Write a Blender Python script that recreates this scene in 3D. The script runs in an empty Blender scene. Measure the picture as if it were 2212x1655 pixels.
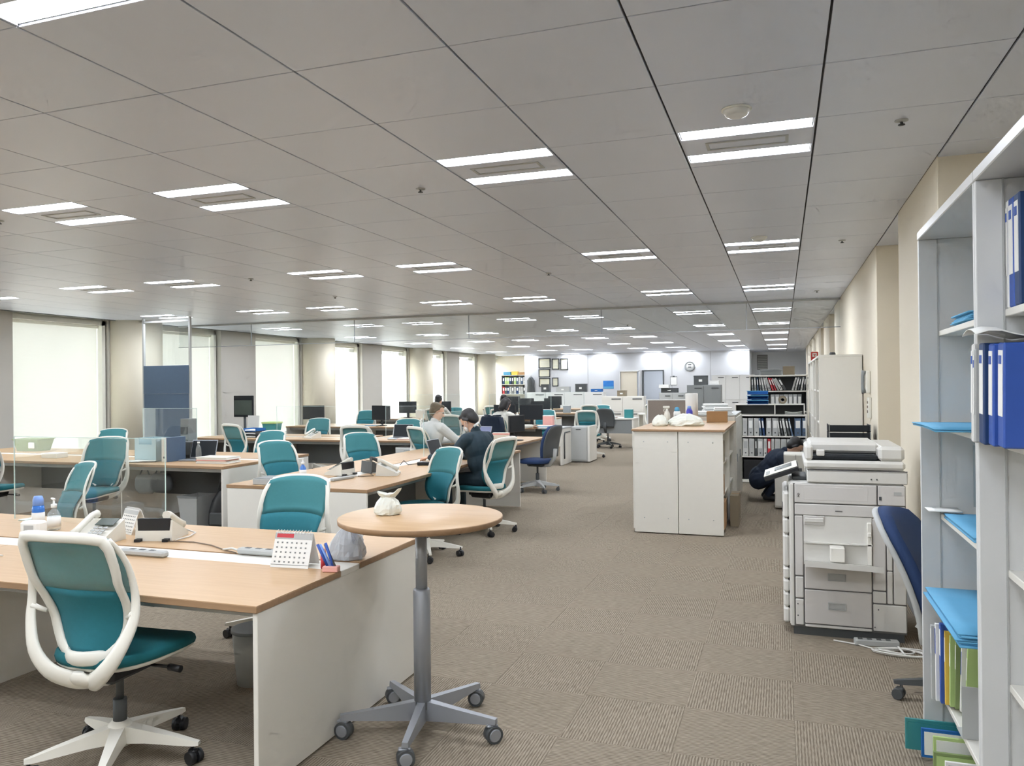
import bpy, bmesh, math, random
from mathutils import Vector, Matrix, Euler
random.seed(7)
SC = bpy.context.scene
COL = SC.collection

# ---------------------------------------------------------------- camera
CAM_H = 1.535
cam_d = bpy.data.cameras.new('camera'); cam = bpy.data.objects.new('camera', cam_d); COL.objects.link(cam)
cam_d.sensor_fit = 'HORIZONTAL'; cam_d.sensor_width = 36.0; cam_d.lens = 36.0 * 1688 / 2212
cam_d.clip_start = 0.02; cam_d.clip_end = 300
RR, UU, FF = (0.94498, 0.32696, -0.01062), (0.01095, 0.00084, 0.99994), (-0.32695, 0.94504, 0.00279)
cam.matrix_world = Matrix(((RR[0], UU[0], -FF[0], 0), (RR[1], UU[1], -FF[1], 0), (RR[2], UU[2], -FF[2], CAM_H), (0, 0, 0, 1)))
SC.camera = cam

# ---------------------------------------------------------------- daylight outside, exposure
SKY_STRENGTH = 4.6
LAMP_STRENGTH = 30.5
w = bpy.data.worlds.new('overcast_sky'); SC.world = w; w.use_nodes = True
bg = w.node_tree.nodes['Background']; bg.inputs[1].default_value = SKY_STRENGTH
_tc = w.node_tree.nodes.new('ShaderNodeTexCoord'); _sp = w.node_tree.nodes.new('ShaderNodeSeparateXYZ'); _rp = w.node_tree.nodes.new('ShaderNodeValToRGB')
w.node_tree.links.new(_tc.outputs['Generated'], _sp.inputs[0]); w.node_tree.links.new(_sp.outputs['Z'], _rp.inputs['Fac']); w.node_tree.links.new(_rp.outputs['Color'], bg.inputs[0])
_rp.color_ramp.elements[0].position = 0.0; _rp.color_ramp.elements[0].color = (.42, .42, .41, 1)      # city below the horizon
_rp.color_ramp.elements[1].position = 0.03; _rp.color_ramp.elements[1].color = (0.97, 0.985, 1.0, 1)   # even overcast sky above
vs = SC.view_settings
vs.view_transform = 'Standard'; vs.look = 'None'; vs.gamma = 1.0; vs.use_curve_mapping = False; vs.exposure = 0.87
cy = SC.cycles
cy.max_bounces = 6; cy.diffuse_bounces = 4; cy.glossy_bounces = 2; cy.transmission_bounces = 4; cy.transparent_max_bounces = 10
cy.use_adaptive_sampling = True; cy.adaptive_threshold = 0.12; cy.adaptive_min_samples = 12
cy.caustics_reflective = False; cy.caustics_refractive = False; cy.sample_clamp_indirect = 6.0; cy.use_denoising = True

# ---------------------------------------------------------------- mesh helpers
class MB:
    """collects shapes, then links them as ONE mesh object"""
    def __init__(s): s.v = []; s.f = []; s.sm = []; s.mi = []; s.cur = 0
    def add(s, verts, faces, smooth=False, M=None):
        o = len(s.v)
        if M is not None: verts = [tuple(M @ Vector(p)) for p in verts]
        s.v += [tuple(p) for p in verts]
        for q in faces: s.f.append(tuple(i + o for i in q)); s.sm.append(smooth); s.mi.append(s.cur)
        return s
    def bx(s, x0, x1, y0, y1, z0, z1, b=0.0, M=None):
        if x1 < x0: x0, x1 = x1, x0
        if y1 < y0: y0, y1 = y1, y0
        if z1 < z0: z0, z1 = z1, z0
        if b <= 0:
            v = [(x0,y0,z0),(x1,y0,z0),(x1,y1,z0),(x0,y1,z0),(x0,y0,z1),(x1,y0,z1),(x1,y1,z1),(x0,y1,z1)]
            return s.add(v, [(0,3,2,1),(4,5,6,7),(0,1,5,4),(1,2,6,5),(2,3,7,6),(3,0,4,7)], False, M)
        b = min(b, (x1-x0)*.49, (y1-y0)*.49, (z1-z0)*.49)
        v = []; idx = {}
        X = (x0, x1); Y = (y0, y1); Z = (z0, z1)
        for i in (0,1):
            for j in (0,1):
                for k in (0,1):
                    sx = b if i == 0 else -b; sy = b if j == 0 else -b; sz = b if k == 0 else -b
                    idx[i,j,k,0] = len(v); v.append((X[i], Y[j]+sy, Z[k]+sz))
                    idx[i,j,k,1] = len(v); v.append((X[i]+sx, Y[j], Z[k]+sz))
                    idx[i,j,k,2] = len(v); v.append((X[i]+sx, Y[j]+sy, Z[k]))
        f = []
        for i in (0,1):
            q = [idx[i,0,0,0], idx[i,1,0,0], idx[i,1,1,0], idx[i,0,1,0]]; f.append(q if i else q[::-1])
            q = [idx[0,i,0,1], idx[1,i,0,1], idx[1,i,1,1], idx[0,i,1,1]]; f.append(q if not i else q[::-1])
            q = [idx[0,0,i,2], idx[1,0,i,2], idx[1,1,i,2], idx[0,1,i,2]]; f.append(q if i else q[::-1])
        for i in (0,1):
            for j in (0,1):
                q = [idx[i,j,0,0], idx[i,j,0,1], idx[i,j,1,1], idx[i,j,1,0]]; f.append(q if (i ^ j) else q[::-1])
                q = [idx[i,0,j,0], idx[i,0,j,2], idx[i,1,j,2], idx[i,1,j,0]]; f.append(q[::-1] if (i ^ j) else q)
                q = [idx[0,i,j,1], idx[0,i,j,2], idx[1,i,j,2], idx[1,i,j,1]]; f.append(q if (i ^ j) else q[::-1])
                for k in (0,1):
                    q = [idx[i,j,k,0], idx[i,j,k,1], idx[i,j,k,2]]; f.append(q if (i ^ j ^ k) else q[::-1])
        return s.add(v, f, False, M)
    def box(s, c, d, b=0.0, M=None):
        return s.bx(c[0]-d[0]/2, c[0]+d[0]/2, c[1]-d[1]/2, c[1]+d[1]/2, c[2]-d[2]/2, c[2]+d[2]/2, b, M)
    def rings(s, rings, close=True, cap=True, smooth=True, M=None):
        n = len(rings[0]); v = [p for r in rings for p in r]; f = []
        for i in range(len(rings)-1):
            for j in range(n if close else n-1):
                a = i*n + j; b2 = i*n + (j+1) % n
                f.append((a, b2, b2+n, a+n))
        s.add(v, f, smooth, M)
        if cap and close:
            o = len(s.v) - len(v)
            s.f.append(tuple(range(o+n-1, o-1, -1))); s.sm.append(False); s.mi.append(s.cur)
            s.f.append(tuple(range(o+len(v)-n, o+len(v)))); s.sm.append(False); s.mi.append(s.cur)
        return s
    def cyl(s, p0, p1, r0, r1=None, n=14, cap=True, M=None, smooth=True):
        r1 = r0 if r1 is None else r1
        p0 = Vector(p0); p1 = Vector(p1); d = (p1-p0).normalized()
        a = d.orthogonal().normalized(); b = d.cross(a)
        R = []
        for p, r in ((p0, r0), (p1, r1)):
            R.append([tuple(p + (a*math.cos(t)+b*math.sin(t))*r) for t in [2*math.pi*k/n for k in range(n)]])
        return s.rings(R, True, cap, smooth, M)
    def lathe(s, prof, n=20, c=(0,0,0), M=None, sx=1.0, sy=1.0):
        R = [[(c[0]+r*math.cos(2*math.pi*k/n)*sx, c[1]+r*math.sin(2*math.pi*k/n)*sy, c[2]+z) for k in range(n)] for r, z in prof]
        return s.rings(R, True, True, True, M)
    def tube(s, pts, r, n=8, closed=False, up=None, asp=1.0, cap=True, M=None):
        """r: radius or list; asp squashes across 'up' (half-thickness along up = r*asp)"""
        P = [Vector(p) for p in pts]; m = len(P)
        rr = [r]*m if not isinstance(r, (list, tuple)) else r
        R = []; prev = None
        for i in range(m):
            if closed: t = (P[(i+1) % m]-P[i-1]).normalized()
            else: t = (P[min(i+1, m-1)]-P[max(i-1, 0)]).normalized()
            if up is not None:
                u = Vector(up[i] if isinstance(up, list) else up); u = (u - t*u.dot(t)).normalized()
            elif prev is None: u = t.orthogonal().normalized()
            else: u = (prev - t*prev.dot(t)).normalized()
            prev = u; b = t.cross(u)
            R.append([tuple(P[i] + b*math.cos(2*math.pi*k/n)*rr[i] + u*math.sin(2*math.pi*k/n)*rr[i]*asp) for k in range(n)])
        if closed: R.append(R[0])
        return s.rings(R, True, cap and not closed, True, M)
    def prism(s, poly, z0, z1, M=None, smooth=False):
        n = len(poly); v = [(x,y,z0) for x,y in poly] + [(x,y,z1) for x,y in poly]
        f = [tuple(range(n-1,-1,-1)), tuple(range(n,2*n))] + [(i,(i+1)%n,n+(i+1)%n,n+i) for i in range(n)]
        return s.add(v, f, smooth, M)
    def ball(s, c, r, n=12, m=8, M=None):
        r = (r,r,r) if not isinstance(r,(tuple,list)) else r
        R = []
        for i in range(m+1):
            a = -math.pi/2 + math.pi*(i/m)*0.998 + 0.003
            R.append([(c[0]+r[0]*math.cos(a)*math.cos(2*math.pi*k/n), c[1]+r[1]*math.cos(a)*math.sin(2*math.pi*k/n), c[2]+r[2]*math.sin(a)) for k in range(n)])
        return s.rings(R, True, True, True, M)
    def grid(s, fn, nu, nv, thick=None, smooth=True, M=None):
        """sheet fn(u,v); with thick(Vector) it becomes a closed slab"""
        v = [fn(i/nu, j/nv) for j in range(nv+1) for i in range(nu+1)]
        f = [(j*(nu+1)+i, j*(nu+1)+i+1, (j+1)*(nu+1)+i+1, (j+1)*(nu+1)+i) for j in range(nv) for i in range(nu)]
        if thick is None: return s.add(v, f, smooth, M)
        k = len(v); t = Vector(thick)
        v2 = v + [tuple(Vector(p)+t) for p in v]
        f2 = f + [tuple(q+k for q in reversed(x)) for x in f]
        W = nu+1
        rim = [i for i in range(W)] + [j*W+nu for j in range(1,nv+1)] + [nv*W+i for i in range(nu-1,-1,-1)] + [j*W for j in range(nv-1,0,-1)]
        for a in range(len(rim)):
            p, q = rim[a], rim[(a+1) % len(rim)]
            f2.append((q, p, p+k, q+k))
        return s.add(v2, f2, smooth, M)
    def mesh(s, name, mats):
        me = bpy.data.meshes.new(name); me.from_pydata(s.v, [], s.f)
        if not isinstance(mats, (list, tuple)): mats = [mats]
        for m in mats: me.materials.append(m)
        me.polygons.foreach_set('use_smooth', s.sm)
        if len(mats) > 1: me.polygons.foreach_set('material_index', s.mi)
        me.update(); return me
    def build(s, name, mats, parent=None, loc=(0,0,0), rz=0.0):
        return link(name, s.mesh(name, mats), parent, loc, rz)

def link(name, me, parent=None, loc=(0,0,0), rz=0.0):
    o = bpy.data.objects.new(name, me); COL.objects.link(o)
    o.location = loc; o.rotation_euler = (0,0,rz)
    if parent is not None: o.parent = parent
    return o
def tag(o, label, cat, group=None):
    o['label'] = label; o['category'] = cat
    if group: o['group'] = group
    return o
def thing(name, label, cat, loc=(0,0,0), rz=0.0, group=None):
    o = bpy.data.objects.new(name, None); COL.objects.link(o); o.empty_display_size = 0.1
    o.location = loc; o.rotation_euler = (0,0,rz)
    return tag(o, label, cat, group)
def struct(o): o['kind'] = 'structure'; return o
def stuff(o): o['kind'] = 'stuff'; return o
def copy_tree(o, parent=None):
    c = o.copy(); COL.objects.link(c)
    if parent is not None: c.parent = parent
    for ch in list(o.children): copy_tree(ch, c)
    return c
def put(o, loc, rz=0.0, label=None, group=None, scale=None):
    o.location = loc; o.rotation_euler = (0,0,rz)
    if label: o['label'] = label
    if group: o['group'] = group
    if scale: o.scale = scale
    return o
def smooth_path(P, k=4):
    P = [Vector(p) for p in P]; out = []
    for i in range(len(P)-1):
        a = P[max(i-1,0)]; b = P[i]; c = P[i+1]; d = P[min(i+2,len(P)-1)]
        for j in range(k):
            t = j/k; out.append(tuple(.5*((2*b)+(c-a)*t+(2*a-5*b+4*c-d)*t*t+(3*b-a-3*c+d)*t**3)))
    return out + [tuple(P[-1])]
def smooth_r(R, k=4):
    out = []
    for a, b in zip(R[:-1], R[1:]): out += [a+(b-a)*j/k for j in range(k)]
    return out + [R[-1]]
class Proto:
    """first use hands out the thing itself, later uses copies of it and its parts"""
    def __init__(s, o): s.o = o; s.used = False
    def __call__(s, *a, **k):
        t = s.o if not s.used else copy_tree(s.o)
        s.used = True; return put(t, *a, **k)
ORD = ['first','second','third','fourth','fifth','sixth','seventh','eighth','ninth','tenth','eleventh','twelfth','thirteenth','fourteenth','fifteenth','sixteenth','seventeenth','eighteenth','nineteenth','twentieth']
def face(dx, dy): return math.atan2(-dx, dy)     # rotation that turns local +Y towards (dx, dy)
RX = lambda a: Matrix.Rotation(a, 4, 'X')
RY = lambda a: Matrix.Rotation(a, 4, 'Y')
RZ = lambda a: Matrix.Rotation(a, 4, 'Z')
T = lambda x, y, z: Matrix.Translation((x, y, z))

# ---------------------------------------------------------------- materials
def lin(c): return tuple(((x/255)/12.92 if x/255 <= .04045 else ((x/255+.055)/1.055)**2.4) for x in c)
def mat(name, rgb, rough=0.5, metal=0.0, var=0.04, scale=18.0, bump=0.0, spec=0.5, alpha=1.0, coat=0.0, bscale=None):
    m = bpy.data.materials.new(name); m.use_nodes = True; nt = m.node_tree; N = nt.nodes; L = nt.links
    b = N['Principled BSDF']; c = lin(rgb)
    b.inputs['Roughness'].default_value = rough; b.inputs['Metallic'].default_value = metal
    b.inputs['Specular IOR Level'].default_value = spec
    if coat: b.inputs['Coat Weight'].default_value = coat
    tc = N.new('ShaderNodeTexCoord'); nz = N.new('ShaderNodeTexNoise'); nz.inputs['Scale'].default_value = scale; nz.inputs['Detail'].default_value = 3
    L.new(tc.outputs['Object'], nz.inputs['Vector'])
    mx = N.new('ShaderNodeMix'); mx.data_type = 'RGBA'
    mx.inputs['A'].default_value = (*[x*(1-var) for x in c], 1); mx.inputs['B'].default_value = (*[min(1, x*(1+var)) for x in c], 1)
    L.new(nz.outputs['Fac'], mx.inputs['Factor']); L.new(mx.outputs['Result'], b.inputs['Base Color'])
    if bump:
        bp = N.new('ShaderNodeBump'); bp.inputs['Strength'].default_value = bump; bp.inputs['Distance'].default_value = .003
        n2 = N.new('ShaderNodeTexNoise'); n2.inputs['Scale'].default_value = bscale or scale*14; L.new(tc.outputs['Object'], n2.inputs['Vector'])
        L.new(n2.outputs['Fac'], bp.inputs['Height']); L.new(bp.outputs['Normal'], b.inputs['Normal'])
    if alpha < 1: b.inputs['Alpha'].default_value = alpha
    return m
def mat_wood(name, c1, c2, rough=0.42, axis=0):
    m = mat(name, c1, rough); nt = m.node_tree; N = nt.nodes; L = nt.links; b = N['Principled BSDF']
    tc = N.new('ShaderNodeTexCoord'); mp = N.new('ShaderNodeMapping')
    sc = [26, 26, 26]; sc[axis] = 1.6; mp.inputs['Scale'].default_value = sc
    nz = N.new('ShaderNodeTexNoise'); nz.inputs['Scale'].default_value = 1.7; nz.inputs['Detail'].default_value = 6; nz.inputs['Distortion'].default_value = .6
    L.new(tc.outputs['Object'], mp.inputs['Vector']); L.new(mp.outputs['Vector'], nz.inputs['Vector'])
    r = N.new('ShaderNodeValToRGB'); r.color_ramp.elements[0].color = (*lin(c1),1); r.color_ramp.elements[1].color = (*lin(c2),1)
    r.color_ramp.elements[0].position = .3; r.color_ramp.elements[1].position = .75
    L.new(nz.outputs['Fac'], r.inputs['Fac']); L.new(r.outputs['Color'], b.inputs['Base Color'])
    return m
def mat_emit(name, rgb, strength):
    m = bpy.data.materials.new(name); m.use_nodes = True; nt = m.node_tree; b = nt.nodes['Principled BSDF']
    b.inputs['Base Color'].default_value = (.9,.9,.9,1); b.inputs['Emission Color'].default_value = (*rgb,1); b.inputs['Emission Strength'].default_value = strength
    return m
def mat_clear(name, tint=(0.93,0.98,0.97), refl=0.08, haze=0.06, rough=0.02):
    """thin clear sheet: mostly see-through, a little gloss and milkiness"""
    m = bpy.data.materials.new(name); m.use_nodes = True; nt = m.node_tree; N = nt.nodes; L = nt.links
    for n in list(N): N.remove(n)
    out = N.new('ShaderNodeOutputMaterial'); tr = N.new('ShaderNodeBsdfTransparent'); tr.inputs[0].default_value = (*tint,1)
    gl = N.new('ShaderNodeBsdfGlossy'); gl.inputs['Roughness'].default_value = rough
    df = N.new('ShaderNodeBsdfDiffuse'); df.inputs[0].default_value = (.85,.9,.9,1)
    fr = N.new('ShaderNodeLayerWeight'); fr.inputs['Blend'].default_value = .35
    mul = N.new('ShaderNodeMath'); mul.operation = 'MULTIPLY_ADD'; mul.inputs[1].default_value = .14; mul.inputs[2].default_value = refl*.5
    L.new(fr.outputs['Fresnel'], mul.inputs[0])
    m1 = N.new('ShaderNodeMixShader'); m1.inputs[0].default_value = haze; L.new(tr.outputs[0], m1.inputs[1]); L.new(df.outputs[0], m1.inputs[2])
    m2 = N.new('ShaderNodeMixShader'); L.new(mul.outputs[0], m2.inputs[0]); L.new(m1.outputs[0], m2.inputs[1]); L.new(gl.outputs[0], m2.inputs[2])
    L.new(m2.outputs[0], out.inputs['Surface']); return m
def mat_carpet(name, axis):
    m = mat(name, (140,130,116), .95, 0, .06, 30); nt = m.node_tree; N = nt.nodes; L = nt.links; b = N['Principled BSDF']
    b.inputs['Specular IOR Level'].default_value = .1
    g = N.new('ShaderNodeNewGeometry'); mp = N.new('ShaderNodeMapping'); sc = [18,18,18]
    sc[axis] = 330; mp.inputs['Scale'].default_value = sc; L.new(g.outputs['Position'], mp.inputs['Vector'])
    nz = N.new('ShaderNodeTexNoise'); nz.inputs['Scale'].default_value = 1.0; nz.inputs['Detail'].default_value = 2; L.new(mp.outputs['Vector'], nz.inputs['Vector'])
    sep = N.new('ShaderNodeSeparateXYZ'); L.new(g.outputs['Position'], sep.inputs[0])
    mm = N.new('ShaderNodeMath'); mm.operation = 'MULTIPLY'; mm.inputs[1].default_value = 2*math.pi/0.0125; L.new(sep.outputs[axis], mm.inputs[0])
    sn = N.new('ShaderNodeMath'); sn.operation = 'SINE'; L.new(mm.outputs[0], sn.inputs[0])
    ad = N.new('ShaderNodeMath'); ad.operation = 'MULTIPLY_ADD'; ad.inputs[1].default_value = .17; L.new(sn.outputs[0], ad.inputs[0]); L.new(nz.outputs['Fac'], ad.inputs[2])
    r = N.new('ShaderNodeValToRGB'); r.color_ramp.elements[0].position = .3; r.color_ramp.elements[1].position = .72
    r.color_ramp.elements[0].color = (*lin((112,101,87)),1); r.color_ramp.elements[1].color = (*lin((164,153,136)),1)
    L.new(ad.outputs[0], r.inputs['Fac']); L.new(r.outputs['Color'], b.inputs['Base Color'])
    bp = N.new('ShaderNodeBump'); bp.inputs['Strength'].default_value = .35; bp.inputs['Distance'].default_value = .003
    L.new(ad.outputs[0], bp.inputs['Height']); L.new(bp.outputs['Normal'], b.inputs['Normal'])
    return m
def mat_blind(name):
    m = bpy.data.materials.new(name); m.use_nodes = True; nt = m.node_tree; N = nt.nodes; L = nt.links
    for n in list(N): N.remove(n)
    out = N.new('ShaderNodeOutputMaterial'); d = N.new('ShaderNodeBsdfDiffuse'); t = N.new('ShaderNodeBsdfTranslucent')
    nz = N.new('ShaderNodeTexNoise'); nz.inputs['Scale'].default_value = 3
    r = N.new('ShaderNodeValToRGB'); r.color_ramp.elements[0].color = (.74,.74,.70,1); r.color_ramp.elements[1].color = (.80,.80,.77,1)
    L.new(nz.outputs['Fac'], r.inputs['Fac']); L.new(r.outputs['Color'], d.inputs[0]); t.inputs[0].default_value = (.8,.8,.74,1)
    mx = N.new('ShaderNodeMixShader'); mx.inputs[0].default_value = .10; L.new(d.outputs[0], mx.inputs[1]); L.new(t.outputs[0], mx.inputs[2]); L.new(mx.outputs[0], out.inputs['Surface'])
    return m

M_white = mat('white_laminate', (226,223,214), .4, 0, .015)
M_case = mat('bookcase_grey_white', (210,211,210), .4, 0, .012)
M_white2 = mat('white_painted_steel', (222,222,219), .35, 0, .012)
M_filew = mat('pale_grey_file', (188,189,186), .6, 0, .03)
M_filew2 = mat('white_grey_file', (204,204,200), .6, 0, .03)
M_offwhite = mat('offwhite_plastic', (220,217,206), .45, 0, .02)
M_grey = mat('light_grey_plastic', (178,180,178), .5, 0, .03)
M_midgrey = mat('mid_grey_steel', (128,131,131), .5, 0, .03)
M_dkgrey = mat('dark_grey', (74,77,78), .55, 0, .05)
M_black = mat('black_plastic', (27,28,31), .45, 0, .1)
M_alu = mat('silver_paint', (162,166,172), .38, .45, .02)
M_chrome = mat('chrome', (200,200,200), .18, 1.0, .01)
M_wood = mat_wood('maple_top', (185,151,112), (195,163,124), .4, 0)
M_woodY = mat_wood('maple_top_lengthwise', (185,151,112), (195,163,124), .4, 1)
M_woodedge = mat_wood('maple_edge', (150,119,88), (166,134,102), .5, 0)
M_ceil = mat('ceiling_tile_white', (207,212,224), .38, 0, .012, 4, spec=.85)
M_ceilgap = mat('ceiling_gap_dark', (70,68,66), .8, 0, .05)
M_wall = mat('cream_wall', (222,213,194), .7, 0, .012, 3, .05)
M_wallw = mat('white_wall', (202,203,205), .65, 0, .01, 3, .03)
M_wallb = mat('blue_grey_wall', (232,236,241), .7, 0, .02, 3)
M_col = mat('cream_column', (228,220,200), .6, 0, .012, 3)
M_pier = mat('grey_pier', (196,193,185), .6, 0, .02, 3)
M_frame = mat('window_frame_white', (236,236,226), .4, 0, .01)
M_glass = mat_clear('window_glass', (.97,.99,.985), .1, .0)
M_acryl = mat_clear('acrylic_screen', (.975,.99,.988), .01, .012)
M_acryledge = mat('acrylic_edge', (205,225,222), .2, 0, .02)
M_smoke = mat_clear('smoke_barrier_glass', (.95,.965,.965), .02, .015)
M_blind = mat_blind('blind_slat')
M_carpX = mat_carpet('carpet_ribbed_along_room', 0)
M_carpY = mat_carpet('carpet_ribbed_across_room', 1)
M_lamp = mat_emit('lamp_diffuser', (.865, .915, 1.0), LAMP_STRENGTH)
M_teal = mat('teal_knit', (34,112,124), .85, 0, .08, 60, .25)
M_tealseat = mat('teal_seat_fabric', (22,100,108), .9, 0, .08, 60, .25)
M_tealmesh = mat('teal_sheer_mesh', (84,140,142), .85, 0, .06, 60, .2, alpha=.78)
M_tealmesh2 = mat('teal_upper_mesh', (66,132,138), .85, 0, .06, 60, .2)
M_chairw = mat('chair_white_nylon', (232,229,218), .42, 0, .015)
M_navy = mat('navy_fabric', (36,58,98), .9, 0, .1, 50, .3)
M_navyd = mat('dark_navy_wool', (24,36,54), .9, 0, .12, 40, .3)
M_suit = mat('charcoal_teal_suit', (36,54,64), .85, 0, .12, 30, .3)
M_shirtw = mat('white_shirt', (214,214,212), .8, 0, .04, 20, .15)
M_shirtc = mat('cream_blouse', (216,214,204), .85, 0, .06, 30, .3)
M_shirtg = mat('grey_shirt', (150,160,166), .85, 0, .06, 30, .3)
M_skin = mat('skin', (214,172,146), .55, 0, .05, 25, .05)
M_hair = mat('black_hair', (30,27,28), .5, 0, .25, 60, .4)
M_hairg = mat('greying_brown_hair', (104,92,72), .6, 0, .25, 60, .4)
M_trous = mat('dark_trousers', (58,54,52), .85, 0, .1, 30, .2)
M_mask = mat('white_face_mask', (230,232,232), .8, 0, .03)
M_cyan = mat('sky_blue_card', (92,162,200), .7, 0, .04)
M_cyand = mat('deep_blue_card', (20,96,168), .65, 0, .05)
M_blue = mat('royal_blue_binder', (46,84,168), .5, 0, .06)
M_dblue = mat('dark_blue_binder', (22,56,104), .5, 0, .06)
M_paper = mat('white_paper', (234,234,230), .8, 0, .02)
M_card = mat('brown_cardboard', (166,128,88), .85, 0, .08, 12)
M_cardd = mat('dull_cardboard', (140,128,108), .85, 0, .08, 12)
M_bag = mat('thin_white_bag', (224,226,216), .5, 0, .05, 9, .5, bscale=14)
M_bagg = mat('grey_plastic_bag', (186,190,194), .4, 0, .1, 9, .5, bscale=16, alpha=.72)
M_red = mat('red_plastic', (196,56,66), .45, 0, .06)
M_pink = mat('pink_eraser', (226,168,158), .7, 0, .05)
M_green = mat('olive_green_plastic', (128,146,92), .5, 0, .06)
M_lime = mat('pale_green_paper', (176,200,130), .7, 0, .06)
M_tealf = mat('teal_plastic_folder', (58,138,140), .4, 0, .06)
M_yellow = mat('yellow_paper', (226,190,84), .7, 0, .06)
M_screen = mat('dark_screen', (32,36,40), .5, 0, .06, spec=.25)
M_lcd = mat('grey_lcd', (70,82,76), .25, 0, .04)
M_blueliq = mat('blue_liquid', (58,120,206), .2, 0, .05)
M_blucap = mat('light_blue_cap', (126,160,224), .4, 0, .03)
M_pet = mat_clear('clear_bottle', (.92,.95,.96), .12, .1)
M_copier = mat('copier_ivory', (214,212,206), .42, 0, .012)
M_copierp = mat('copier_panel', (206,203,199), .45, 0, .012)
M_seam = mat('seam_shadow_gap', (104,102,100), .7, 0, .03)
M_bluegrey = mat('blue_grey_panel', (84,104,128), .7, 0, .04)
M_cable = mat('white_cable', (214,212,206), .5, 0, .03)
M_cabled = mat('brown_cable', (120,104,88), .5, 0, .03)
M_modesty = mat('grey_modesty_panel', (112,115,116), .55, 0, .03)
M_gold = mat('certificate_paper', (226,222,198), .7, 0, .05)
M_redsign = mat('red_sign', (190,48,44), .5, 0, .05)
# ================================================================ the room
CE = 2.755; MOD = 0.645; GX = 0.165              # ceiling height, ceiling module, one module line
FARY = 30.35; LX = -11.1; WX = -11.35            # far wall, ceiling edge by the windows, window plane
NEARY = -3.2; PX = 0.81; RX0 = 1.36              # wall behind the viewer, pilaster face, recessed right wall
def project(p):
    d = Vector(p) - Vector((0,0,CAM_H)); f = d.dot(Vector(FF))
    if f <= .05: return None
    return 1106 + 1688*d.dot(Vector(RR))/f, 827.5 - 1688*d.dot(Vector(UU))/f, f
def in_frame(p, m=0):
    q = project(p); return q is not None and -m < q[0] < 2212+m and -m < q[1] < 1655+m

# ---- floor: slab, carpet tiles one by one where they show, one field beyond
fl = struct(MB().bx(-11.6, 1.6, NEARY-.2, 33.2, -.2, -.006).build('floor', M_ceilgap)); fl['label'] = 'grey brown carpet tile floor of the office'
CT = 0.485; CX0 = -0.45; CY0 = 3.285
cells = []
for i in range(-24, 5):
    for j in range(-14, 63):
        cells.append((i, j, CX0+(i+.5)*CT, CY0+(j+.5)*CT))
cells = [c for c in cells if c[2] > -11.5 and c[2] < 1.45]
vis = sorted([c for c in cells if in_frame((c[2], c[3], 0), 120)], key=lambda c: project((c[2], c[3], 0))[2] + (0 if c[2] > -2.2 else 2.5))
near = set((c[0], c[1]) for c in vis[:300])
h = CT/2
meA = MB().bx(-h, h, -h, h, -.006, 0, .001).mesh('carpet_tile', M_carpX); meB = MB().bx(-h, h, -h, h, -.006, 0, .001).mesh('carpet_tile', M_carpY)
fld = MB()
for i, j, x, y in cells:
    odd = (i + j) % 2
    if (i, j) in near: link('carpet_tile', meA if odd == 1 else meB, fl, (x, y, 0))
    else:
        fld.cur = 0 if odd == 1 else 1
        fld.bx(x-h, x+h, y-h, y+h, -.006, 0, 0)
stuff(fld.build('carpet_tile_field', [M_carpX, M_carpY], fl))

# ---- ceiling: dark void slab, tiles one by one where they show, light fixtures in their own cells
ce = struct(MB().bx(LX, RX0, NEARY-.2, 33.2, CE+.012, CE+.2).build('ceiling', M_ceilgap)); ce['label'] = 'suspended ceiling of square white tiles with dark joints'
ROW0 = 3.87; ROWS = [ROW0 + 5*MOD*k for k in range(-2, 9)]     # near edge of each light cell
COLI = [0, 2, 5, 7, 10, 12, 15]                                # light columns, counted in modules from the right-hand module line
lamp_cells = set()
for r in range(-2, 9):
    for c in COLI: lamp_cells.add((c, 6 + 5*r))
lamp_cells.add((3, 2))
tiles = []
for i in range(-2, 18):
    for j in range(-6, 52):
        x1 = GX - i*MOD; x0 = x1 - MOD; y0 = j*MOD; y1 = y0 + MOD
        x0 = max(x0, LX); x1 = min(x1, RX0 if i == -2 else x1)
        if i == -2: x0 = GX + MOD
        if x1-x0 < .1 or (i, j) in lamp_cells: continue
        if y0 < NEARY-.6: continue
        tiles.append((i, j, x0, x1, y0, y1))
def tkey(t):
    return project(((t[2]+t[3])/2, (t[4]+t[5])/2, CE))[2]
tv = sorted([t for t in tiles if in_frame(((t[2]+t[3])/2, (t[4]+t[5])/2, CE), 160)], key=tkey)
nearT = set((t[0], t[1]) for t in tv[:300])
gx, gy = .0045, .003
tm = MB().bx(-MOD/2+gx, MOD/2-gx, -MOD/2+gy, MOD/2-gy, 0, .012, .0015).mesh('ceiling_tile', M_ceil)
fld = MB()
for i, j, x0, x1, y0, y1 in tiles:
    if (i, j) in nearT and abs(x1-x0-MOD) < .01: link('ceiling_tile', tm, ce, ((x0+x1)/2, (y0+y1)/2, CE))
    elif (i, j) in nearT: MB().bx(x0+gx, x1-gx, y0+gy, y1-gy, CE, CE+.012, .0015).build('ceiling_tile', M_ceil, ce)
    else: fld.bx(x0+gx, x1-gx, y0+gy, y1-gy, CE, CE+.012, 0)
stuff(fld.build('ceiling_tile_field', M_ceil, ce))

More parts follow.
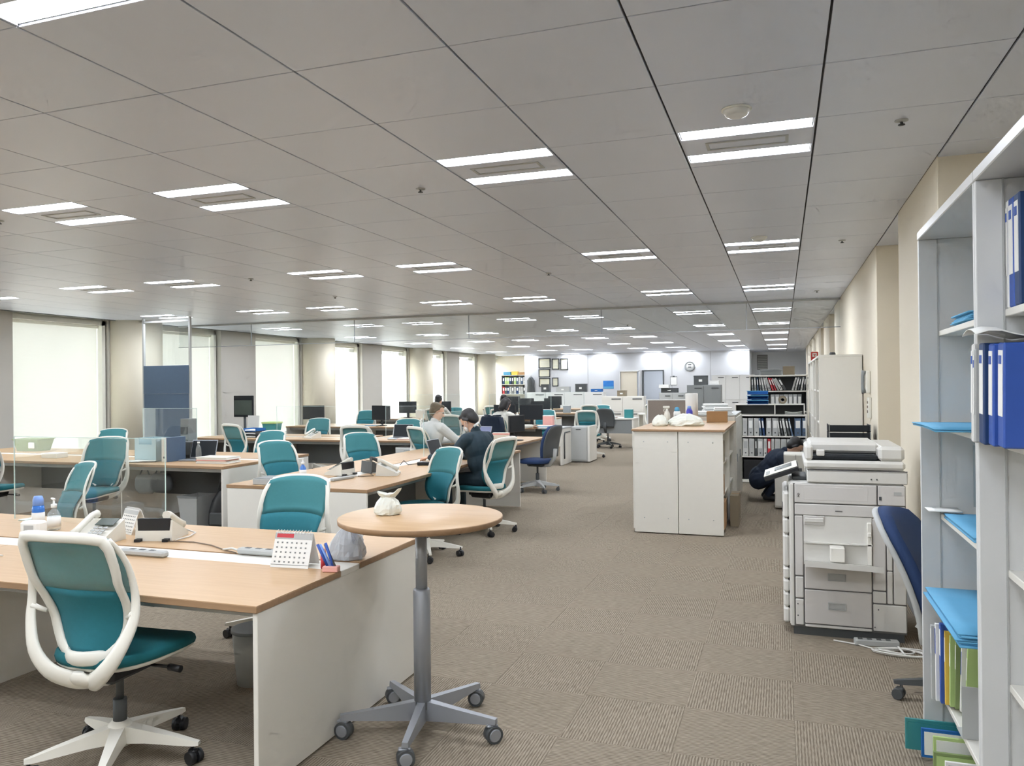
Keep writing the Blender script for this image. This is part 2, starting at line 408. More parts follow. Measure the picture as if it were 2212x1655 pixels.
# ---- walls
wr = MB(); wr.bx(RX0, RX0+.3, NEARY, 33.0, 0, CE+.2)
wr = struct(wr.build('wall_right', M_wall)); wr['label'] = 'cream wall with shallow pilasters behind the bookcase and copier'
for y0, y1 in ((4.79, 6.31), (7.74, 13.7), (15.2, 17.2), (18.4, 30.0)):
    MB().bx(PX, RX0+.02, y0, y1, 0, CE+.01, .004).build('pilaster', M_wall, wr)
wf = MB(); wf.bx(-9.95, -6.0, FARY, FARY+.2, 0, CE+.05); wf.bx(-6.0, -5.28, FARY, FARY+.2, 2.03, CE+.05); wf.bx(-5.28, -5.12, FARY, FARY+.2, 0, CE+.05)
wf.bx(-5.12, -4.33, FARY, FARY+.2, 2.03, CE+.05); wf.bx(-4.33, -1.15, FARY, FARY+.2, 0, CE+.05)
wf = struct(wf.build('wall_far', M_wallw)); wf['label'] = 'white far wall with doors, frames and clock'
for x in (-7.3, -4.0, -2.55): MB().bx(x-.004, x+.004, FARY-.003, FARY+.01, .08, CE-.02).build('panel_joint', M_seam, wf)
struct(MB().bx(-11.5, -9.9, FARY+.55, FARY+.75, 0, CE+.05).build('wall_far_alcove', M_wall))
struct(MB().bx(-1.3, 1.6, 33.0, 33.2, 0, CE+.05).build('wall_far_recess', M_wallb))
struct(MB().bx(-1.25, -1.15, FARY+.05, 33.1, 0, CE+.05).build('wall_recess_side', M_wallb))
# room beyond the two doors
rb = MB(); rb.bx(-6.6, -3.6, 33.0, 33.2, 0, CE); rb.bx(-6.8, -6.6, FARY+.2, 33.2, 0, CE); rb.bx(-3.8, -3.6, FARY+.2, 33.2, 0, CE); rb.bx(-6.8, -3.6, FARY+.2, 33.2, 2.5, 2.6)
struct(rb.build('wall_room_beyond', M_wallb))
struct(MB().bx(-11.8, 1.6, NEARY-.2, NEARY, 0, CE+.2).build('wall_near', M_wall))
bs = MB(); bs.bx(PX-.012, PX, 7.74, 13.7, 0, .07); bs.bx(PX-.012, PX, 18.4, 30, 0, .07); bs.bx(PX-.012, PX, 4.79, 6.31, 0, .07)
struct(bs.build('baseboard_right', M_midgrey))
bs = MB(); bs.bx(-9.95, -6.0, FARY-.012, FARY, 0, .07); bs.bx(-4.33, -1.15, FARY-.012, FARY, 0, .07)
struct(bs.build('baseboard_far', M_midgrey))

# window wall: piers, round columns, windows with frames, panes, sills, blinds
PER = 5.87
wl = MB(); SILL, HEAD = .42, 2.73
piers = [(13.58-PER*3, 14.73-PER*3), (13.58-PER*2, 14.73-PER*2), (13.58-PER, 14.73-PER), (13.58, 14.73), (13.58+PER, 14.73+PER), (13.58+2*PER, 14.73+2*PER)]
colsY = [11.2+PER*k for k in range(-2, 4)]
wl.bx(WX-.25, WX, NEARY-.2, 31.2, 0, SILL); wl.bx(WX-.25, WX, NEARY-.2, 31.2, HEAD, 3.0); wl.bx(WX, LX, NEARY-.2, 31.2, 2.95, 3.0)
wl = struct(wl.build('wall_left', M_frame)); wl['label'] = 'window wall with low sill and curtain box'
for a, b in piers: MB().bx(WX-.25, WX+.16, a, b, 0, CE+.01, .004).build('pier', M_pier, wl)
for y in colsY:
    MB().bx(WX-.25, WX+.1, y-.48, y+.48, 0, 2.95).build('column_backing', M_pier, wl)
    struct(MB().cyl((-11.13, y, 0), (-11.13, y, CE+.1), .46, n=40).build('column', M_col))
struct(MB().bx(LX-.025, LX, NEARY, 31.0, CE-.012, CE+.03).build('trim_1', M_midgrey))
wins = []
for k in range(-2, 5):
    c = 11.2+PER*k
    if k <= 3: wins.append((c-2.34+.01, c-.5))          # before a column
    wins.append((c-PER+.5, c-PER+2.36)) if k > -2 else None
wins = sorted(w_ for w_ in wins if w_)
slat_me = {}
for n, (a, b) in enumerate(wins):
    fr = MB(); t = .07
    fr.bx(WX-.2, WX+.05, a, a+t, SILL, HEAD); fr.bx(WX-.2, WX+.05, b-t, b, SILL, HEAD); fr.bx(WX-.2, WX+.05, a, b, HEAD-t, HEAD); fr.bx(WX-.2, WX+.05, a, b, SILL, SILL+t)
    wo = struct(fr.build('window_%d' % (n+1), M_frame))
    MB().bx(WX-.15, WX-.14, a+t, b-t, SILL+t, HEAD-t).build('pane', M_glass, wo)
    MB().bx(WX-.02, WX+.14, a-.02, b+.02, SILL-.035, SILL, .005).build('window_sill', M_frame, wo)
    MB().bx(WX-.1, WX-.03, a+t, b-t, HEAD-t-.05, HEAD-t, .004).build('blind_headrail', M_frame, wo)
    # venetian blinds let down over the windows by the first desks, raised elsewhere
    down = 8.0 < a < 17.5
    if down:
        bl = MB(); z = HEAD-t-.06; s = .021
        while z > SILL+t+.03:
            bl.add([(WX-.073, a+t+.01, z-.0115), (WX-.057, a+t+.01, z+.0115), (WX-.057, b-t-.01, z+.0115), (WX-.073, b-t-.01, z-.0115)], [(0,1,2,3)], False); z -= s
        stuff(bl.build('blind_slats', M_blind, wo))
    else:
        bl = MB(); z = HEAD-t-.06
        for q in range(8): bl.bx(WX-.08, WX-.05, a+t+.01, b-t-.01, z-.008, z); z -= .012
        stuff(bl.build('blind_slats', M_blind, wo))

# glass smoke barrier hanging from the ceiling across the room
sb = thing('smoke_barrier', 'clear glass smoke barrier hanging from the ceiling across the room', 'glass barrier', (0,12.25,0))
edges = [LX+.02, -9.4, -7.2, -5.0, -2.72, -.5, PX-.01]
for a, b in zip(edges[:-1], edges[1:]): MB().bx(a+.004, b-.004, -.004, .004, CE-.42, CE-.02).build('pane', M_smoke, sb)
MB().bx(LX+.01, PX-.005, -.014, .014, CE-.03, CE-.001).build('top_rail', M_grey, sb)
MB().bx(LX+.01, PX-.005, -.009, .009, CE-.43, CE-.42).build('bottom_rail', M_alu, sb)
for x in edges[1:-1]: MB().bx(x-.006, x+.006, -.008, .008, CE-.42, CE-.02).build('joint_strip', M_alu, sb)

# doors in the far wall
d1 = MB(); d1.bx(-6.03, -6.0, FARY-.02, FARY+.15, 0, 2.05); d1.bx(-5.28, -5.25, FARY-.02, FARY+.15, 0, 2.05); d1.bx(-6.03, -5.25, FARY-.02, FARY+.15, 2.02, 2.06)
d1 = struct(d1.build('door_1', M_white2)); d1['label'] = 'cream door standing in the far wall'
MB().bx(-5.995, -5.35, FARY+.02, FARY+.06, .01, 2.02, .003).build('door_leaf', M_wall, d1)
MB().cyl((-5.92, FARY+.01, 1.02), (-5.92, FARY-.05, 1.02), .012, n=8).cyl((-5.92, FARY-.05, 1.02), (-5.83, FARY-.05, 1.02), .01, n=8).build('door_handle', M_dkgrey, d1)
d2 = MB(); d2.bx(-5.15, -5.1, FARY-.03, FARY+.15, 0, 2.05); d2.bx(-4.35, -4.31, FARY-.03, FARY+.15, 0, 2.05); d2.bx(-5.15, -4.31, FARY-.03, FARY+.15, 2.02, 2.06)
d2 = struct(d2.build('door_2', M_dkgrey)); d2['label'] = 'open doorway in the far wall to a dim room'

# ---- recessed ceiling lights
def make_light():
    t = thing('ceiling_light', 'x', 'ceiling light')
    g = MOD/2-.005
    f = MB(); f.bx(-g, g, -.195, .09, 0, .012, .002); f.bx(-g, g, .225, g, 0, .012, .002); f.bx(-g, -g+.008, -g, .23, 0, .03); f.bx(g-.008, g, -g, .23, 0, .03); f.bx(-g, g, -g, g, .05, .06)
    f.build('housing', M_ceil, t)
    for a, b in ((-.318, -.2), (.095, .22)): 
        dm = MB(); dm.bx(-g+.012, g-.012, a, b, .0065, .022); dm.cur = 1; dm.add([(-g+.014,a+.002,.006),(-g+.014,b-.002,.006),(g-.014,b-.002,.006),(g-.014,a+.002,.006)], [(0,1,2,3)])
        dm.build('diffuser', [M_frame, M_lamp], t)
    s = MB(); s.bx(-.2, .2, -.115, -.1, -.004, .004); s.bx(-.2, .2, .0, .015, -.004, .004); s.bx(-.2, -.185, -.1, .0, -.004, .004); s.bx(.185, .2, -.1, .0, -.004, .004)
    s.build('air_slot', M_grey, t)
    return t
LIGHT = Proto(make_light())
colname = ['first','second','third','fourth','fifth','sixth','seventh']
for r in range(-2, 9):
    for ci, c in enumerate(COLI):
        x = GX - (c+.5)*MOD; y = ROW0 + 5*MOD*r + MOD/2
        if r < 0 and ci > 4: continue
        if r == -2 and ci > 2: continue
        if r >= 0: lb = 'ceiling light in row %s from the viewer, column %s from the bookcase wall' % (ORD[r], colname[ci])
        else: lb = 'ceiling light above or behind the viewer, row %s back, column %s' % (ORD[-r-1], colname[ci])
        LIGHT((x, y, CE), 0, lb, 'recessed twin tube ceiling lights')
LIGHT((GX-3.5*MOD, 2.5*MOD, CE), math.pi, 'glaring ceiling light at the upper corner nearest the windows', 'recessed twin tube ceiling lights')

LIGHT((-4.75, 31.7, 2.488), 0, 'added ceiling light brightening the dim room beyond the open doorway', 'recessed twin tube ceiling lights')  # extra fixture, added only to lighten the room behind the doorway
# sprinklers and detectors on the ceiling
def make_sprinkler():
    t = thing('sprinkler_head', 'x', 'sprinkler')
    MB().lathe([(.001,0),(.03,0),(.03,-.004),(.014,-.007),(.001,-.01)]).build('escutcheon', M_grey, t)
    m = MB(); m.cyl((0,0,-.006), (0,0,-.02), .006, n=8); m.lathe([(.001,-.02),(.015,-.02),(.016,-.023),(.001,-.024)], 12); m.build('deflector', M_dkgrey, t)
    return t
SPR = Proto(make_sprinkler())
for (x, y, lb) in [(.54, 4.05, 'small sprinkler head on the ceiling above the bookcase wall'), (-2.1, 4.38, 'small sprinkler head between the second and third light columns'),
                   (-5.3, 4.1, 'small sprinkler head on the ceiling beside the tall window'), (.5, 7.3, 'small sprinkler head above the copier'), (-2.4, 8.2, 'small sprinkler head above the desk with the suited man'),
                   (-5.7, 9.2, 'small sprinkler head in front of the third light row'), (-5.6, 7.3, 'small sprinkler head beside the second light row by the windows'), (.45, 11.2, 'small sprinkler head near the smoke barrier and right wall'),
                   (-3.0, 16.0, 'small sprinkler head beyond the smoke barrier')]:
    SPR((x, y, CE), 0, lb, 'sprinkler heads')
def make_det():
    t = thing('smoke_detector', 'x', 'detector')
    MB().lathe([(.001,0),(.058,0),(.058,-.012),(.046,-.03),(.03,-.036),(.001,-.036)], 28).build('dome', M_white2, t)
    MB().lathe([(.059,0),(.066,0),(.066,-.006),(.059,-.006)], 28).build('rim', M_frame, t)
    return t
DET = Proto(make_det())
DET((-.18, 3.62, CE), 0, 'round white smoke detector in front of the nearest right light', 'smoke detectors')
DET((-.17, 6.88, CE), 0, 'round white smoke detector in front of the second right light', 'smoke detectors')
# ================================================================ chairs
def sup(a, b, n=28, e=3.2, cx=0, cy=0):
    r = []
    for k in range(n):
        t = 2*math.pi*k/n; c, s = math.cos(t), math.sin(t)
        r.append((cx + a*math.copysign(abs(c)**(2/e), c), cy + b*math.copysign(abs(s)**(2/e), s)))
    return r
def hw(v):
    P = [(0,.098),(.04,.128),(.10,.152),(.2,.172),(.45,.196),(.75,.210),(.93,.206),(1,.188)]
    for (a, x), (b, y) in zip(P[:-1], P[1:]):
        if v <= b: return x + (y-x)*(v-a)/(b-a)
    return P[-1][1]
def backp(u, v, off=0.0):
    x = u*hw(v); z = .475 + .475*v - .02*(abs(u)**3)*v
    y = -.190 + .035*math.sin(math.pi*min(v/.62, 1)) - .115*v**1.5 + .055*u*u + off
    return (x, y, z)
def caster_me(m_wheel, m_hood, r=.027, wide=.022):
    m = MB()
    for s in (-1, 1): m.cyl((s*.006, 0, r), (s*(.006+wide), 0, r), r, r*.93, 14)
    m.cyl((0, .012, r*1.4), (0, .012, .085), .007, n=8)
    m.bx(-.014, .014, -.014, .024, r*1.1, r*2.15, .006)
    return m.mesh('caster', m_wheel)
def make_base(t, m_leg, m_wheel, rad=.31, n=5, ph=.2):
    b = MB()
    for k in range(n):
        a = ph + 2*math.pi*k/n; M = RZ(a)
        rg = []
        for x, w_, z0, z1 in ((.02,.036,.085,.150),(.12,.028,.085,.132),(.24,.020,.076,.108),(rad,.015,.072,.092),(rad+.022,.012,.074,.088)):
            rg.append([(x,-w_,z0),(x,w_,z0),(x,w_*.75,z1),(x,-w_*.75,z1)])
        b.rings(rg, True, True, False, M)
    b.lathe([(.001,.07),(.045,.07),(.05,.1),(.045,.15),(.03,.165),(.001,.165)], 16)
    b.build('star_base', m_leg, t)
    cm = caster_me(m_wheel, m_wheel)
    for k in range(n):
        a = ph + 2*math.pi*k/n
        link('caster', cm, t, (math.cos(a)*rad, math.sin(a)*rad, 0), a + 1.1 + k*.9)
def make_mesh_chair(name='office_chair', mesh_top=None):
    t = thing(name, 'x', 'chair')
    make_base(t, M_chairw, M_black)
    MB().cyl((0,0,.15), (0,0,.25), .026, n=14).cyl((0,0,.25), (0,0,.36), .015, n=12).build('gas_cylinder', M_dkgrey, t)
    m = MB(); m.bx(-.085, .085, -.13, .12, .35, .405, .015); m.bx(-.05, .05, .1, .17, .365, .4, .01); m.cyl((.08,.05,.375), (.2,.06,.37), .007, n=8); m.cyl((.19,.06,.37), (.245,.06,.366), .014, n=10)
    m.build('tilt_mechanism', M_black, t)
    # seat
    s = MB(); rg = []
    for k, z, dy in ((.90,.428,0),(.985,.432,0),(1.0,.447,0),(.985,.462,-.002),(.93,.472,-.006),(.75,.475,-.008),(.4,.474,-.01),(.05,.473,-.01)):
        ring = []
        for x, y in sup(.235*k, .225*k, 32, 3.0, 0, .03):
            ring.append((x*(1+.10*(y/.25)), y, z - (.030*max(0, (y-.14)/.12)**2 if y > .14 else 0) + .010*(abs(x)/.23)**2))
        rg.append(ring)
    s.rings(rg).build('seat_cushion', M_tealseat, t)
    s = MB(); rg = []
    for k, z in ((.5,.405),(.9,.412),(.97,.424),(.96,.432)):
        rg.append([(x*(1+.10*(y/.25)), y, z - (.030*max(0, (y-.14)/.12)**2 if y > .14 else 0) + .010*(abs(x)/.23)**2) for x, y in sup(.235*k, .225*k, 32, 3.0, 0, .03)])
    s.rings(rg).build('seat_shell', M_chairw, t)
    # backrest: sheer upper knit, dense lower knit
    nu, nv = 14, 12
    MB().grid(lambda u, v: backp((2*u-1)*1.07, .0 + .55*v), nu, 8, (0,-.006,0)).build('back_knit_lower', M_teal, t)
    MB().grid(lambda u, v: backp((2*u-1)*1.07, .55 + .47*v), nu, 7, (0,-.005,0)).build('back_knit_upper', mesh_top or M_tealmesh, t)
    f = MB()
    L = [backp(-.97, v/14, -.021) for v in range(0, 15)]; Rr = [backp(.97, v/14, -.021) for v in range(14, -1, -1)]
    top = [backp(u/6, 1, -.021) for u in range(-5, 6)]; bot = [backp(u/4, 0, -.021) for u in range(3, -4, -1)]
    rad = [.022+.006*abs(v/14-.5) for v in range(15)]
    f.tube(L + top + Rr + bot, rad + [.021]*11 + rad[::-1] + [.028]*7, 8, closed=True, up=[(0,1,0)]*200, asp=.42)
    f.build('back_rim', M_chairw, t)
    f = MB()
    for s_ in (-1, 1):
        f.tube(smooth_path([(0,-.15,.375), (s_*.05,-.185,.385), (s_*.120,-.222,.425), (s_*.190,-.225,.50), (s_*.236,-.198,.60), (s_*.246,-.182,.68), (s_*.238,-.190,.78), (s_*.224,-.222,.87), (s_*.198,-.262,.935)]),
               smooth_r([.034,.036,.034,.030,.024,.020,.016,.015,.013]), 10, up=(0,1,0), asp=.5)
        f.tube([(s_*.240,-.190,.655), (s_*.215,-.175,.64), (s_*.19,-.165,.63)], [.012,.010,.008], 6)
    f.tube(smooth_path([(0,-.205,.425), (0,-.19,.39), (0,-.08,.352), (0,.02,.352)]), smooth_r([.022,.05,.045,.036]), 12, up=(0,0,1), asp=.5)
    f.build('back_frame', M_chairw, t)
    return t
def make_fabric_chair(name, fab, shell, base, wheel):
    t = thing(name, 'x', 'chair')
    make_base(t, base, wheel, .29)
    MB().cyl((0,0,.15), (0,0,.26), .026, n=14).cyl((0,0,.26), (0,0,.38), .014, n=12).build('gas_cylinder', M_dkgrey, t)
    m = MB(); m.bx(-.1, .1, -.13, .13, .36, .41, .02); m.cyl((.1,.03,.385), (.22,.03,.38), .008, n=8); m.cyl((-.1,.03,.385), (-.2,.03,.38), .008, n=8); m.build('tilt_mechanism', M_dkgrey, t)
    s = MB(); rg = []
    for k, z in ((.85,.405),(.98,.415),(1,.435),(.96,.458),(.8,.468),(.4,.47),(.05,.47)): rg.append([(x, y, z) for x, y in sup(.24*k, .23*k, 28, 3, 0, .02)])
    s.rings(rg).build('seat_cushion', fab, t)
    def bp(u, v, off=0):
        W = .17 + .05*math.sin(math.pi*min(1, .25+.6*v)); W *= (1 - .18*max(0, (v-.8)/.2)**2)
        return (u*W, -.20 - .10*v + .03*math.sin(math.pi*v) + .04*u*u + off, .5 + .46*v - .02*u*u*v)
    MB().grid(lambda u, v: bp(2*u-1, v), 10, 10, (0,-.05,0)).build('back_cushion', fab, t)
    MB().grid(lambda u, v: bp((2*u-1)*1.03, v*1.0, -.051), 10, 10, (0,-.02,0)).build('back_shell', shell, t)
    MB().tube([(0,-.29,.62), (0,-.27,.48), (0,-.2,.39), (0,-.05,.375)], [.03,.032,.032,.03], 8, up=(1,0,0), asp=1.2).build('back_bracket', base, t)
    return t
CHAIR = Proto(make_mesh_chair()); CHAIR_SOLID = Proto(make_mesh_chair('office_chair', M_tealmesh2))
NAVY = Proto(make_fabric_chair('navy_office_chair', M_navy, M_dkgrey, M_grey, M_dkgrey))
DARK = Proto(make_fabric_chair('dark_office_chair', M_tealf, M_dkgrey, M_dkgrey, M_black))
G = 'teal office chairs'
CHAIR((-2.60, 2.52, 0), face(-.05,1), 'nearest teal mesh chair with white frame pulled up to the near desk', G, (1.02,1.02,1.04))
CHAIR_SOLID((-2.94, 4.06, 0), face(.06,-1), 'teal chair on the far side of the near desk behind the white calendar', G)
CHAIR_SOLID((-5.3, 4.47, 0), face(-.45,-.9), 'teal chair turned sideways behind the pump bottle on the near desk', G)
CHAIR_SOLID((-6.8, 6.28, 0), face(.25,-.97), 'teal chair facing the viewer in front of the bag hooks', G, (1.03,1.03,1.06))
CHAIR_SOLID((-9.15, 8.6, 0), face(.2,-1), 'teal chair half hidden behind the viewer-facing teal chair by the tall window', G)
CHAIR((-8.2, 6.25, 0), face(-.25,.97), 'teal chair at the edge of the picture with dark jacket over its back', G)
CHAIR_SOLID((-4.9, 7.0, 0), face(.95,-.3), 'teal chair beside the pump bottle at the middle desk', G)
CHAIR_SOLID((-4.75, 8.42, 0), face(.85,-.5), 'teal chair behind the desk phones on the middle desk', G)
CHAIR_SOLID((-6.42, 8.5, 0), face(-.1,-1), 'teal chair across the desk corner beyond the paper stack', G)
CHAIR((-7.75, 9.95, 0), face(.25,.97), 'teal chair with white frame in front of the pier monitor', G)
CHAIR((-5.64, 9.8, 0), face(-.1,.99), 'teal chair with pale frame directly behind the sideways middle chair', G)
CHAIR((-4.47, 9.62, 0), face(.55,.84), 'teal chair under the man in the white shirt', G)
CHAIR_SOLID((-3.06, 6.42, 0), face(-.55,-.83), 'teal chair turned away beside the suited man', G)
CHAIR((-2.97, 7.66, 0), face(-.97,.26), 'teal chair with white frame under the suited man', G)
CHAIR_SOLID((-8.05, 12.2, 0), face(.1,-1), 'teal chair behind the phone and stacked trays near the column', G)
CHAIR_SOLID((-9.5, 16.5, 0), face(.1,-1), 'wide teal chair seen against the grey pier between bright windows', G)
CHAIR_SOLID((-6.15, 12.1, 0), face(.2,-1), 'pale teal chair behind the white shirted man', G)
CHAIR((-4.85, 13.5, 0), face(.3,.95), 'teal chair under the woman with a navy jacket on its back', G)
CHAIR((-6.1, 17.0, 0), face(0,1), 'teal chair under the person in the grey shirt', G)
CHAIR((-7.75, 17.05, 0), face(.1,1), 'teal chair under the farthest seated person by the windows', G)
CHAIR((-5.85, 13.6, 0), face(0,1), 'white framed teal chair just above the open laptop', G)
CHAIR_SOLID((-5.1, 16.9, 0), face(.1,-1), 'teal chair with draped back beside the blue folders', G)
CHAIR((-3.85, 15.98, 0), face(-.1,1), 'teal chair with white rim standing over the grey side cabinet', G)
CHAIR((-4.75, 20.1, 0), face(0,1), 'white rimmed teal chair at the far desk by the doors', G)
CHAIR_SOLID((-4.68, 20.85, 0), face(0,-1), 'teal chair with high back near the open doorway', G)
CHAIR((-3.12, 20.7, 0), face(.3,.95), 'teal chair beside the brown partition near the doorway', G)
CHAIR_SOLID((-8.2, 18.9, 0), face(.2,-1), 'distant teal chair among the screens by the third window', G)
CHAIR((-7.2, 19.5, 0), face(.1,1), 'distant white framed teal chair behind the acrylic screens', G)
NAVY((-3.36, 10.8, 0), face(-.97,.2), 'navy chair with grey base beside the aisle', 'fabric office chairs')
DARK((-4.0, 18.62, 0), face(.05,1), 'dark teal chair with charcoal base pushed under the far grey desk', 'fabric office chairs')
# blue chair half hidden behind the bookcase: long curved padded back in a grey shell
t = thing('blue_task_chair', 'blue padded task chair with grey shell between the copier and the bookcase', 'chair', (.875, 4.2, 0), face(.93,-.36), 'fabric office chairs')
make_base(t, M_dkgrey, M_dkgrey, .36, 5, -1.15)
MB().cyl((0,0,.15), (0,0,.36), .024, n=14).build('gas_cylinder', M_dkgrey, t)
MB().bx(-.1, .1, -.16, .12, .33, .39, .02).build('tilt_mechanism', M_dkgrey, t)
s = MB(); rg = []
for k, z in ((.85,.39),(.98,.40),(1,.425),(.96,.45),(.8,.462),(.4,.465),(.05,.465)): rg.append([(x, y, z) for x, y in sup(.24*k, .23*k, 28, 3, 0, .03)])
s.rings(rg).build('seat_cushion', M_navy, t)
def bc(u, v, off=0):
    W = (.21 + .03*math.sin(math.pi*v)) * (1 - .30*max(0, (v-.82)/.18)**2)
    y = -.165 - .02*v - .20*v**2 * (1 if v > .0 else 0) + .04*u*u
    return (u*W, y + off, .30 + .60*v - .025*u*u*v)
MB().grid(lambda u, v: bc(2*u-1, v), 12, 12, (0,-.06,0)).build('back_cushion', M_navy, t)
MB().grid(lambda u, v: bc((2*u-1)*1.04, v*.985, -.062), 12, 12, (0,-.03,0)).build('back_shell', M_grey, t)
MB().tube([(0,-.26,.36), (0,-.2,.32), (0,-.05,.345)], [.05,.05,.04], 8, up=(1,0,0)).build('back_bracket', M_grey, t)

# ================================================================ desks
def slab(x0, x1, y0, y1, z0, z1, parent, wood=None, edge=None, name='worktop'):
    m = MB(); m.cur = 1; m.bx(x0, x1, y0, y1, z0, z1-.0015, .002); m.cur = 0; m.bx(x0+.0012, x1-.0012, y0+.0012, y1-.0012, z1-.002, z1)
    return m.build(name, [wood or M_wood, edge or M_woodedge], parent)
def bench(name, label, x0, x1, y0, y1, run='X', legs=(), ends=(True, True), modesty=True, z=.72, wood=None, group='long shared desks', trough=True, short=.43):
    """two rows of worktops back to back along run, white cable trough between, white panel ends"""
    t = thing(name, label, 'desk', ((x0+x1)/2, (y0+y1)/2, 0), 0, group)
    hx, hy = (x1-x0)/2, (y1-y0)/2
    if run == 'X': U, V, wd = hx, hy, M_wood
    else: U, V, wd = hy, hx, M_woodY
    R = (lambda a,b,c,d: (a,b,c,d)) if run == 'X' else (lambda a,b,c,d: (c,d,a,b))
    def bxp(n, m, a, b, c, d, z0, z1, bv=.002):
        q = R(a,b,c,d); return MB().bx(q[0], q[1], q[2], q[3], z0, z1, bv).build(n, m, t)
    tr = .085 if trough else .0
    cuts = [-U] + [l for l in legs] + [U]
    for a, b in zip(cuts[:-1], cuts[1:]):
        for c, d in ((-V, -tr), (tr, V)):
            q = R(a+.001, b-.001, c, d); slab(q[0], q[1], q[2], q[3], z-.028, z, t, wd)
    if trough:
        bxp('cable_trough', M_white, -U+.003, U-.003, -tr+.004, tr-.004, z-.03, z-.004)
    e = .022
    if ends[0]: bxp('end_panel', M_white, -U+.004, -U+.004+e, -V+.008, V-.008, 0.012, z-.029)
    if ends[1]: bxp('end_panel', M_white, U-.004-e, U-.004, -V+.008, V-.008, 0.012, z-.029)
    for l in legs: bxp('leg_panel', M_white, l-e/2, l+e/2, -V+.2, V-.2, 0.012, z-.029)
    for s in (-1, 1): bxp('beam', M_grey, -U+.03, U-.03, s*(V-.12)-.02, s*(V-.12)+.02, z-.075, z-.03)
    if modesty: bxp('modesty_panel', M_modesty, -U+.03, U-.03, -.012, .012, z-short, z-.035)
    return t
D1 = bench('shared_desk', 'near long maple desk with white end panel beside the round table', -7.9, -1.86, 2.44, 3.79, 'X', legs=(-1.0, 1.01), modesty=False)
D2 = bench('shared_desk', 'maple desk running away from the viewer where the suited man sits', -4.46, -3.11, 5.46, 9.3, 'Y', legs=(.3,), modesty=True)
D3 = bench('shared_desk', 'maple desk by the tall window with printer and laptop on it', -10.4, -5.5, 6.68, 8.25, 'X', legs=(-1.0, .9), modesty=True)
D4 = bench('shared_desk', 'maple desk in front of the second pier with phone and stacked trays', -9.3, -6.35, 10.45, 11.7, 'X', legs=(.2,))
D5 = bench('shared_desk', 'maple desk behind the man in the white shirt', -6.2, -4.9, 10.5, 11.8, 'X')
D2b = bench('shared_desk', 'maple desk beside the navy chair near the aisle', -4.8, -3.5, 10.3, 11.75, 'Y', ends=(False, True), modesty=False)
MB().tube([(.45,-.45,.69), (.43,-.45,.06)], .03, 10).tube([(.43,-.75,.045), (.43,-.2,.045)], .03, 8).build('leg', M_dkgrey, D2b)
MB().tube([(-.45,-.45,.69), (-.43,-.45,.06)], .03, 10).tube([(-.43,-.75,.045), (-.43,-.2,.045)], .03, 8).build('leg', M_dkgrey, D2b)
D6 = bench('shared_desk', 'pale desk where the wide teal chair stands by the bright windows', -9.9, -6.3, 14.0, 15.2, 'X', legs=(0,))
D7 = bench('shared_desk', 'maple desk with dark front where the woman writes', -5.9, -4.45, 14.15, 15.3, 'X', ends=(True, False))
D8 = bench('shared_desk', 'distant desk crowded with screens before the third column', -10.0, -5.2, 17.6, 18.8, 'X', legs=(-.8,.8))
D9 = bench('shared_desk', 'distant desk behind the grey side cabinet', -7.6, -4.9, 21.4, 22.6, 'X', legs=(0,))
D10 = bench('shared_desk', 'farthest desk below the framed certificates', -9.8, -6.2, 25.2, 26.4, 'X', legs=(0,))

# grey fronted desk in the aisle, beyond the side cabinet
t = thing('office_desk', 'pale desk with grey front panel facing the aisle', 'desk', (-3.95, 18.75, 0))
MB().bx(-.62, .62, -.36, .36, .69, .72, .003).build('worktop', M_white, t)
MB().bx(.58, .61, -.35, .35, 0.01, .689).build('end_panel', M_white, t); MB().bx(-.61, -.58, -.35, .35, 0.01, .689).build('end_panel', M_white, t)
MB().bx(-.57, .57, -.34, -.325, .36, .688).build('front_panel', M_midgrey, t)
t = thing('office_desk', 'white sided desk with grey rail beside the grey side cabinet', 'desk', (-4.22, 14.6, 0))
MB().bx(-.2, .28, -.36, .36, .69, .72, .003).build('worktop', M_grey, t)
p = MB().bx(.24, .27, -.35, .35, 0.01, .689).build('end_panel', M_white, t)
MB().tube([(.285,-.2,.12), (.285,-.2,.56), (.285,-.15,.62), (.285,.2,.62)], .012, 8).build('side_rail', M_dkgrey, t)
t = thing('office_desk', 'white desk with papers beside the doorway', 'desk', (-3.05, 21.6, 0))
MB().bx(-.7, .7, -.35, .35, .69, .72, .003).build('worktop', M_white, t)
for x in (-.68, .65): MB().bx(x, x+.03, -.34, .34, 0.01, .689).build('end_panel', M_white, t)
t = thing('side_cabinet', 'narrow grey side cabinet standing in front of a white rimmed chair', 'cabinet', (-3.78, 15.25, 0))
MB().bx(-.2, .2, -.3, .3, .02, .7, .005).build('body', M_grey, t); MB().bx(.16, .205, -.305, .3, .02, .715, .004).build('side_panel', M_white, t)
d = MB().bx(-.19, .15, -.315, -.3, .05, .69, .004).build('door', M_grey, t); MB().bx(-.07, .03, -.322, -.315, .645, .66, .002).build('handle', M_dkgrey, d)

# drawer pedestals under the middle desk
def pedestal(label, loc, rz=0):
    t = thing('drawer_pedestal', label, 'drawer unit', loc, rz, 'white drawer units')
    MB().bx(-.2, .2, -.27, .28, .03, .62, .004).build('body', M_white2, t)
    for z0, z1 in ((.05,.3),(.305,.45),(.455,.61)):
        d = MB().bx(-.19, .19, -.285, -.27, z0, z1, .003).build('drawer', M_white2, t); MB().bx(-.05, .05, -.292, -.285, z1-.035, z1-.02, .002).build('handle', M_grey, d)
    return t
pedestal('white drawer unit under the end of the middle desk', (-4.2, 5.78, 0))
pedestal('white drawer unit under the desk behind the white shirted man', (-5.3, 10.78, 0))

